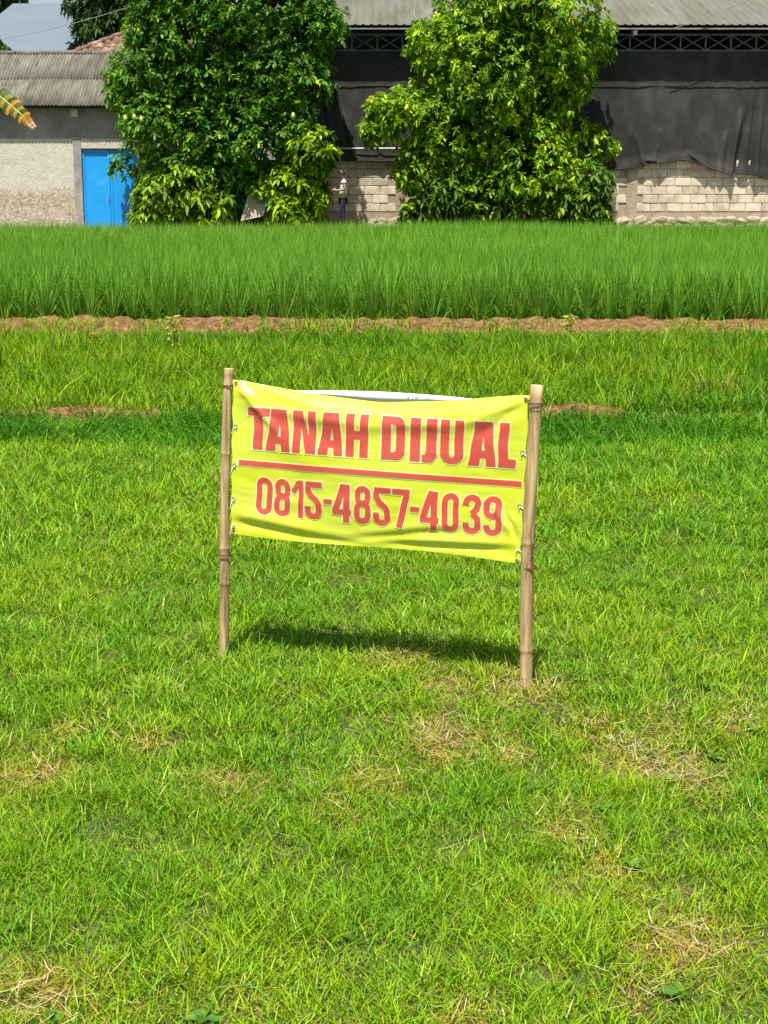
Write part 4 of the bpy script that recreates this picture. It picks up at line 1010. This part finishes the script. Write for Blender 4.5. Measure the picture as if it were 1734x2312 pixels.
def tree(name, label, base_px, base_Y, lobes, r0, whorls, leaf_l, leaf_w, pal, group=None, **kw):
    bp = at(base_px, 505, base_Y); root = empty(name, (bp.x, base_Y, yz)); tag(root, label, 'tree', group)
    o3 = np.array((bp.x, base_Y, yz))
    lb_ = lobes; mean = sum((l[0] for l in lb_), Vector()) / len(lb_)
    mb = MB(); fork = Vector((bp.x, base_Y, yz + .9)); top = Vector((mean.x*.5 + bp.x*.5, base_Y, max(l[0].z for l in lb_)))
    tr = [Vector((bp.x, base_Y, yz - .1)), Vector((bp.x + .03, base_Y, yz + .4)), fork, fork*.5 + top*.5 + Vector((.12, 0, 0)), top]
    mb.tube([p - Vector(o3) for p in tr], [r0*1.25, r0, r0*.85, r0*.55, .03], 9)
    mb.build('trunk', M['bark'], root, smooth=True)
    mb = MB()
    for c, r in lb_:
        zz = min(max(yz + .6, c.z - 1.1), top.z - .2); f = (zz - yz) / max(.1, top.z - yz); s = Vector((bp.x + (top.x - bp.x)*f, base_Y, zz))
        m_ = s*.5 + c*.5 + Vector((random.uniform(-.15, .15), random.uniform(-.15, .15), .12))
        mb.tube([s - Vector(o3), m_ - Vector(o3), c - Vector(o3)], [r0*.42, r0*.3, .015], 6)
        for _ in range(4):
            dv = Vector((random.uniform(-1, 1), random.uniform(-1, .6), random.uniform(-.6, 1))).normalized()
            e = c + Vector((dv.x*r.x, dv.y*r.y, dv.z*r.z)) * .85; mb.tube([m_*.4 + c*.6 - Vector(o3), e - Vector(o3)], [r0*.14, .008], 5)
    mb.build('limbs', M['bark'], root, smooth=True)
    V, Lp, S, Cc = crown(lb_, whorls, leaf_l, leaf_w, pal, **kw)
    link('crown', np_mesh('crown', V - o3[None, :], Lp, S, Cc), M['leaf'], root)
    return root
PAL_L = ((.046, .145, .018), (.170, .350, .028), (.38, .54, .03), (.30, .17, .05), .06, .006)
PAL_R = ((.090, .205, .012), (.300, .480, .020), (.48, .60, .020), (.55, .17, .04), .14, .004)
LY = 44.35
LB = [(412, 52, 106), (525, -30, 135), (635, 60, 105), (722, 55, 54), (343, 168, 86), (470, 170, 125), (610, 180, 100), (690, 190, 55), (300, 215, 55), (340, 285, 60), (450, 300, 85), (560, 300, 95), (655, 300, 55),
      (410, -90, 110), (600, -90, 100), (345, 60, 48), (378, 400, 62), (460, 400, 75), (560, 400, 70), (276, 378, 22)]
ll = [lobe(a, b, r, LY + random.uniform(-.45, .45)) for a, b, r in LB]
lime = (.26, .40, .02)
t1 = tree('mango_tree', 'big dark green mango tree beside the blue gate', 480, 44.6, ll, .17, 47, .178, .070, PAL_L, 'mango trees in the yard', per=(6, 10), droop=.45)
# pale fruit hanging in the left crown
for px, py in ((283, 268), (303, 265), (319, 270), (662, 262)):
    p = at(px, py, 42.95); mb = MB(); n = 10
    mb.tube([(0, 0, .10), (0, 0, .085), (0, 0, .04), (0, 0, -.02), (0, 0, -.06), (0, 0, -.075)], [.004, .03, .05, .055, .035, .005], n)
    mb.build('fruit', M['fruit'], t1, loc=p - t1.location, smooth=True)
RB = [(1090, 45, 110), (1230, 45, 110), (1325, 95, 52), (985, 105, 58), (1100, 165, 125), (1245, 160, 78), (1020, 275, 105), (1160, 275, 110), (1245, 290, 62), (1335, 318, 28), (950, 380, 55), (1060, 385, 95), (1190, 385, 100), (1290, 400, 58), (1150, -25, 85), (1372, 330, 20), (1300, 200, 26)]
rl = [lobe(a, b, r, LY + random.uniform(-.45, .45)) for a, b, r in RB] + [lobe(a, b, r, 43.6, ry=.5) for a, b, r in [(868, 258, 42), (918, 268, 56), (842, 300, 26)]]
t2 = tree('mango_tree', 'lighter green mango tree in front of the black shade net', 1095, 44.6, rl, .14, 48, .172, .070, PAL_R, 'mango trees in the yard', per=(6, 10), droop=.7)
PAL_S = ((.085, .18, .015), (.24, .38, .02), (.38, .52, .02), (.40, .28, .05), .30, .012)
def shrub(label, base_px, lobes, Y, pal=PAL_S):
    lb_ = [lobe(a, b, r, Y + random.uniform(-.2, .2), ry=.5) for a, b, r in lobes]
    bp = at(base_px, 505, Y); root = empty('shrub', (bp.x, Y, yz)); tag(root, label, 'shrub', 'bright shrubs at the feet of the trees'); o3 = np.array((bp.x, Y, yz))
    mb = MB()
    for c, r in lb_:
        mb.tube([(0, 0, -.05), tuple((c - Vector(o3))*.5 + Vector((0, 0, .1))), tuple(c - Vector(o3))], [.035, .025, .008], 6)
    mb.build('stems', M['bark'], root, smooth=True)
    V, Lp, S, Cc = crown(lb_, 36, .22, .09, pal, fill=.25, droop=1.0)
    link('foliage', np_mesh('foliage', V - o3[None, :], Lp, S, Cc), M['leaf'], root)
shrub('lime green shrub between the blue gate and the leaning board', 405, [(352, 448, 42), (405, 430, 56), (460, 455, 50), (320, 488, 20), (380, 485, 45), (490, 470, 30)], 43.7)
shrub('lime green shrub just left of the standing person', 665, [(640, 430, 45), (690, 400, 48), (700, 330, 45), (650, 480, 40), (705, 450, 34), (740, 350, 24), (600, 425, 25)], 43.7)
PAL_S2 = ((.05, .12, .015), (.13, .24, .02), (.24, .35, .02), (.42, .2, .05), .18, .012)
shrub('leafy undergrowth at the left foot of the lighter mango tree', 990, [(960, 475, 42), (1030, 470, 48), (1090, 455, 55), (1000, 440, 40), (930, 490, 24)], 43.7, PAL_S2)
shrub('leafy undergrowth at the right foot of the lighter mango tree', 1250, [(1180, 470, 52), (1260, 460, 60), (1325, 462, 44), (1355, 492, 22), (1230, 490, 35), (1340, 410, 35)], 43.7, PAL_S2)
PAL_B = ((.02, .055, .016), (.06, .13, .025), (.15, .25, .03), (.3, .2, .06), .05, .0)
bl = [lobe(a, b, r, 53.5 + random.uniform(-.4, .4)) for a, b, r in [(205, 20, 38), (180, 78, 24), (232, 62, 40), (275, 25, 55), (255, -45, 70), (310, 60, 50), (160, 10, 14), (340, -30, 70)]]
tree('backyard_tree', 'dark leafy tree rising behind the clay tiled roof', 265, 53.6, bl, .14, 30, .24, .065, PAL_B, ymax=60)
bl = [lobe(a, b, r, 88 + random.uniform(-1, 1), ry=1.6) for a, b, r in [(-30, -10, 50), (10, -20, 36), (-90, 0, 70)]]
tree('distant_tree', 'distant tree top above the pale roof in the top left corner', -40, 88, bl, .25, 12, .45, .16, PAL_B, ymax=99)
bl = [lobe(a, b, r, 50.2) for a, b, r in [(-28, 118, 36), (-60, 100, 40)]]
tree('yard_bush', 'small dark tree peeping over the shed ridge at the left edge', -50, 50.2, bl, .10, 30, .22, .07, PAL_B, ymax=55)

P_, D_, L_, C_ = WEEDS
tag(link('lawn_weeds', np_mesh('lawn_weeds', *leaves(P_, D_, L_, L_ * rng.uniform(.3, .5, len(L_)), C_, np.full(len(L_), .5))), M['leaf']), 'small broad-leaved weeds scattered through the lawn', 'weeds', kind='stuff')

# ------------------------------------------------------------------ banana plant beside the shed, one withered leaf reaching in
bY = 43.6; bp = at(-130, 505, bY); ban = empty('banana_plant', (bp.x, bY, yz)); tag(ban, 'banana plant at the left edge with one torn yellow and orange leaf', 'plant')
mb = MB(); mb.tube([(0, 0, -.1), (.02, 0, .8), (.0, 0, 1.9), (.05, 0, 2.5)], [.15, .13, .10, .06], 10); mb.build('stem', M['bark'], ban, smooth=True)
def banana_leaf(path, wmax, cols, name='leaf', slit=.82):
    path = [Vector(p) for p in path]; n = len(path) - 1; nseg = len(cols); V = []; Lp = []; St = []; Cc = []; o = 0
    rag = [random.uniform(.78, 1.08) for _ in range(nseg)]
    def pt(t):
        f = t * n; i = min(int(f), n-1); return path[i].lerp(path[i+1], f - i)
    for k in range(nseg):
        t0, t1 = k/nseg, (k + slit)/nseg
        for s in (-1, 1):
            q = []
            for t in (t0, t1):
                p = pt(t); d = (pt(min(1, t+.02)) - pt(max(0, t-.02))).normalized(); sd_ = d.cross(Vector((0, -.85, .5))).normalized()
                wv = wmax * (math.sin(math.pi * min(.97, .12 + .86*t)) ** .6) * rag[k]
                q.append((p, p + sd_*s*wv*.5 + d*wv*.16, p + sd_*s*wv*.26 + Vector((0, -.05, .02)) + d*wv*.08))
            vs_ = [q[0][0], q[0][2], q[0][1], q[1][1], q[1][2], q[1][0]]
            V += [tuple(v) for v in vs_]; Lp += [o, o+1, o+4, o+5, o+1, o+2, o+3, o+4]; St += [len(Lp)-8, len(Lp)-4]; Cc += [cols[k]]*6; o += 6
    me_ = np_mesh(name, np.array(V), Lp, St, np.array(Cc)); ob = link(name, me_, M['leaf'], ban)
    MB().tube(path, [.022]*n + [.006], 6).build('midrib', M['fruit'], ob, smooth=True)
    return ob
A = at(-95, 150, bY) - ban.location; cA = [(.10, .20, .02)]*3 + [(.16, .26, .02)]
g_, dg, og, pk = (.10, .20, .02), (.045, .10, .015), (.62, .26, .03), (.70, .45, .30)
cols = [g_, dg]*5 + [(.16, .22, .02), dg, (.26, .27, .02), dg, (.30, .27, .02), dg, (.10, .14, .02), (.34, .27, .03), dg, og, (.12, .14, .02), (.40, .25, .03), dg, og, (.36, .2, .04), og, pk, pk]
path = [Vector((.05, 0, 2.5)), at(-100, 190, bY) - ban.location, at(-45, 190, bY) - ban.location, at(5, 222, bY) - ban.location, at(45, 256, bY) - ban.location, at(78, 290, bY) - ban.location]
lf = banana_leaf(path, .60, cols, slit=.9); lf['label'] = 'torn banana leaf turning yellow and orange'
for an, rise in ((2.6, 1.2), (3.6, .9), (4.3, 1.5), (1.6, 1.6)):
    d = Vector((math.cos(an), math.sin(an)*.5, 0)); pth = [Vector((.05, 0, 2.5)) + d*(.4*k) + Vector((0, 0, rise*math.sin(k*.62))) for k in range(6)]
    banana_leaf(pth, .52, [g_, dg]*9, slit=.95)

# ------------------------------------------------------------------ person standing by the wall
pY = 43.25; pp = at(775, 508, pY); person = empty('person', (pp.x, pY, yz)); person.scale = (1.02, 1.02, 1.02)
tag(person, 'person in white shirt and navy trousers standing side-on by the wall', 'person')
def skinned(name, verts, edges, radii, m, sub=2, par=person):
    me_ = bpy.data.meshes.new(name); me_.from_pydata(verts, edges, []); me_.update()
    o = link(name, me_, m, par); md = o.modifiers.new('skin', 'SKIN'); md.use_smooth_shade = True; md.branch_smoothing = .5
    for i, r_ in enumerate(radii): me_.skin_vertices[0].data[i].radius = (r_, r_)
    me_.skin_vertices[0].data[0].use_root = True
    s = o.modifiers.new('sub', 'SUBSURF'); s.levels = sub; s.render_levels = sub
    return o
vs_ = [(0,0,.84),(.01,0,1.0),(.03,0,1.2),(.01,0,1.345),(-.02,0,1.40),(-.045,0,1.475),(-.04,0,1.55)]; ed = [(i, i+1) for i in range(6)]; ra_ = [.115,.105,.12,.05,.055,.088,.062]
def addv(p, r_, par_): vs_.append(p); ra_.append(r_); ed.append((par_, len(vs_)-1)); return len(vs_)-1
addv((-.135, 0, 1.475), .014, 5)
for s in (-1, 1):
    addv((-.03, s*.092, 1.48), .016, 5)
    a = addv((.03, s*.155, 1.29), .055, 2); a = addv((.05, s*.19, 1.06), .04, a); a = addv((-.16, s*.14, 1.03), .028, a); a = addv((-.215, s*.12, 1.05), .027, a)
    for f in range(4): b_ = addv((-.265, s*(.095 + .016*f), 1.06 - .006*f), .0085, a); addv((-.295, s*(.09 + .016*f), 1.035), .007, b_)
    b_ = addv((-.225, s*.085, 1.09), .009, a); addv((-.25, s*.07, 1.10), .008, b_)
    a = addv((0, s*.085, .76), .085, 0); a = addv((-.02, s*.095, .44), .056, a); a = addv((.03, s*.095, .09), .036, a); addv((-.10, s*.10, .035), .034, a)
skinned('body', vs_, ed, ra_, M['skin'])
def shirt_mat():
    m, n, p = new_mat('shirt_cloth'); L = n.links.new; tc = n.nodes.new('ShaderNodeTexCoord'); sx = n.nodes.new('ShaderNodeSeparateXYZ'); L(tc.outputs['Object'], sx.inputs[0])
    cr = n.nodes.new('ShaderNodeValToRGB'); cr.color_ramp.interpolation = 'CONSTANT'; e = cr.color_ramp.elements
    mr = n.nodes.new('ShaderNodeMapRange'); mr.inputs[1].default_value = .75; mr.inputs[2].default_value = 1.45; L(sx.outputs[2], mr.inputs[0]); L(mr.outputs[0], cr.inputs[0])
    e[0].position = 0; e[0].color = (.10, .13, .13, 1); e[1].position = .26; e[1].color = (.62, .63, .66, 1)
    for q_, c_ in ((.62, (.09, .05, .05)), (.70, (.68, .67, .66))): k_ = e.new(q_); k_.color = (*c_, 1)
    L(cr.outputs[0], p.inputs['Base Color']); p.inputs['Roughness'].default_value = .9; return m
sv = [(0,0,.82),(.01,0,1.0),(.03,0,1.2),(.015,0,1.33)]; se = [(0,1),(1,2),(2,3)]; sr = [.135,.125,.138,.07]
for s in (-1, 1):
    sv += [(.03, s*.155, 1.29), (.045, s*.18, 1.13)]; sr += [.068, .056]; k = len(sv); se += [(2, k-2), (k-2, k-1)]
skinned('shirt', sv, se, sr, shirt_mat())
tv = [(0,0,.86)]; te = []; trr = [.128]
for s in (-1, 1):
    tv += [(0, s*.085, .76), (-.02, s*.095, .44), (.03, s*.095, .13)]; trr += [.095, .072, .06]; k = len(tv); te += [(0, k-3), (k-3, k-2), (k-2, k-1)]
skinned('trousers', tv, te, trr, M['navy'])
mb = MB(); n = 12
for j in range(7):
    ph = R(90 * j / 6 - 0)
    for i in range(n):
        a = 2*math.pi*i/n; front = max(0, -math.cos(a)); low = .015 + .055*(1 - front)
        mb.v.append((-.035 + .100*math.cos(a)*math.cos(ph), .095*math.sin(a)*math.cos(ph), 1.50 - low*(1 - j/6)*.8 + .095*math.sin(ph)))
for j in range(6):
    for i in range(n): mb.f.append((j*n+i, j*n+(i+1) % n, (j+1)*n+(i+1) % n, (j+1)*n+i))
mb.build('hair', M['hair'], person, smooth=True)

# ------------------------------------------------------------------ leaning board, utility pole, cables, dry weeds
bY = 43.35; c0 = [at(543, 499, bY), at(594, 488, bY), at(608, 436, bY + .22), at(560, 440, bY + .22)]
mb = MB(); fr = c0; bk = [p + Vector((.01, .025, .0)) for p in c0]; mb.v = [tuple(p - c0[0]) for p in fr + bk]
mb.f = [(0,1,2,3), (7,6,5,4), (0,4,5,1), (1,5,6,2), (2,6,7,3), (3,7,4,0)]
tag(mb.build('board', M['board'], loc=c0[0]), 'tilted cream board standing under the dark mango tree', 'board')
mb = MB(); p0 = at(684, 505, 45.75)
ut = empty('utility_pole', (p0.x, 45.75, yz)); tag(ut, 'grey concrete utility pole half hidden in the dark mango tree', 'pole')
MB().tube([(0, 0, -.1), (0, 0, 8.6)], [.13, .085], 12).build('shaft', M['concrete'], ut, smooth=True)
MB().box((-.7, -.04, 7.9), (.7, .04, 7.98)).build('crossarm', M['steel'], ut)
MB().box((.10, -.14, 6.05), (.36, .12, 6.6)).build('meter_box', M['pale_paint'], ut)
top = Vector((p0.x, 45.75, yz + 8.2))
def cable(a, b, sag, label):
    pts = [a.lerp(b, k/24) - Vector((0, 0, sag*4*(k/24)*(1-k/24))) for k in range(25)]
    tag(MB().tube([p - a for p in pts], .010, 5).build('cable', M['steel'], loc=a, smooth=True), label, 'cable', 'overhead cables')
pa = at(0, 85, 50); pb = at(170, 47, 50); cable(pa + (pa - pb)*1.2 + Vector((0, 0, .25)), pb + (pb - pa)*1.6 + Vector((0, 0, .35)), .38, 'overhead cable slanting across the pale roof at top left')
a, b = at(1560, 48, 45.3), at(1690, -5, 45.3); cable(a + (a-b)*.35, b + (b-a)*.6, .05, 'thin cable crossing the warehouse roof at top right')
def weed(px, py, label, hgt, pal):
    g = on_ground(px, py); root = empty('dry_weed', (g.x, g.y, float(gz(g.x, g.y)))); tag(root, label, 'weed')
    MB().tube([(0, 0, -.02), (.01, 0, hgt*.5), (-.01, 0, hgt)], [.006, .005, .003], 6).build('stem', M['bark'], root, smooth=True)
    n = 34; z = rng.uniform(.25, 1, n) * hgt; a = rng.uniform(0, 6.28, n); D = np.stack([np.cos(a), np.sin(a), rng.uniform(.2, .9, n)], -1); D /= np.linalg.norm(D, axis=1)[:, None]
    col = mixc(pal[0], pal[1], rng.random(n)); V, Lp, S, Cc = leaves(np.stack([0*z, 0*z, z], -1), D, rng.uniform(.07, .13, n), rng.uniform(.02, .035, n), col, np.full(n, .8))
    link('leaves', np_mesh('leaves', V, Lp, S, Cc), M['leaf'], root)
weed(392, 800, 'withered yellow weed standing before the clay bund at the left', .38, ((.55, .38, .10), (.45, .42, .06)))
weed(1285, 770, 'yellow-green weed standing before the clay bund at the right', .30, ((.30, .36, .03), (.5, .4, .08)))
weed(212, 800, 'thin brown weed at the far left before the clay bund', .22, ((.40, .22, .06), (.3, .3, .04)))
print('counts: rice', cnt, 'blocks', nb, 'tiles', nt_)
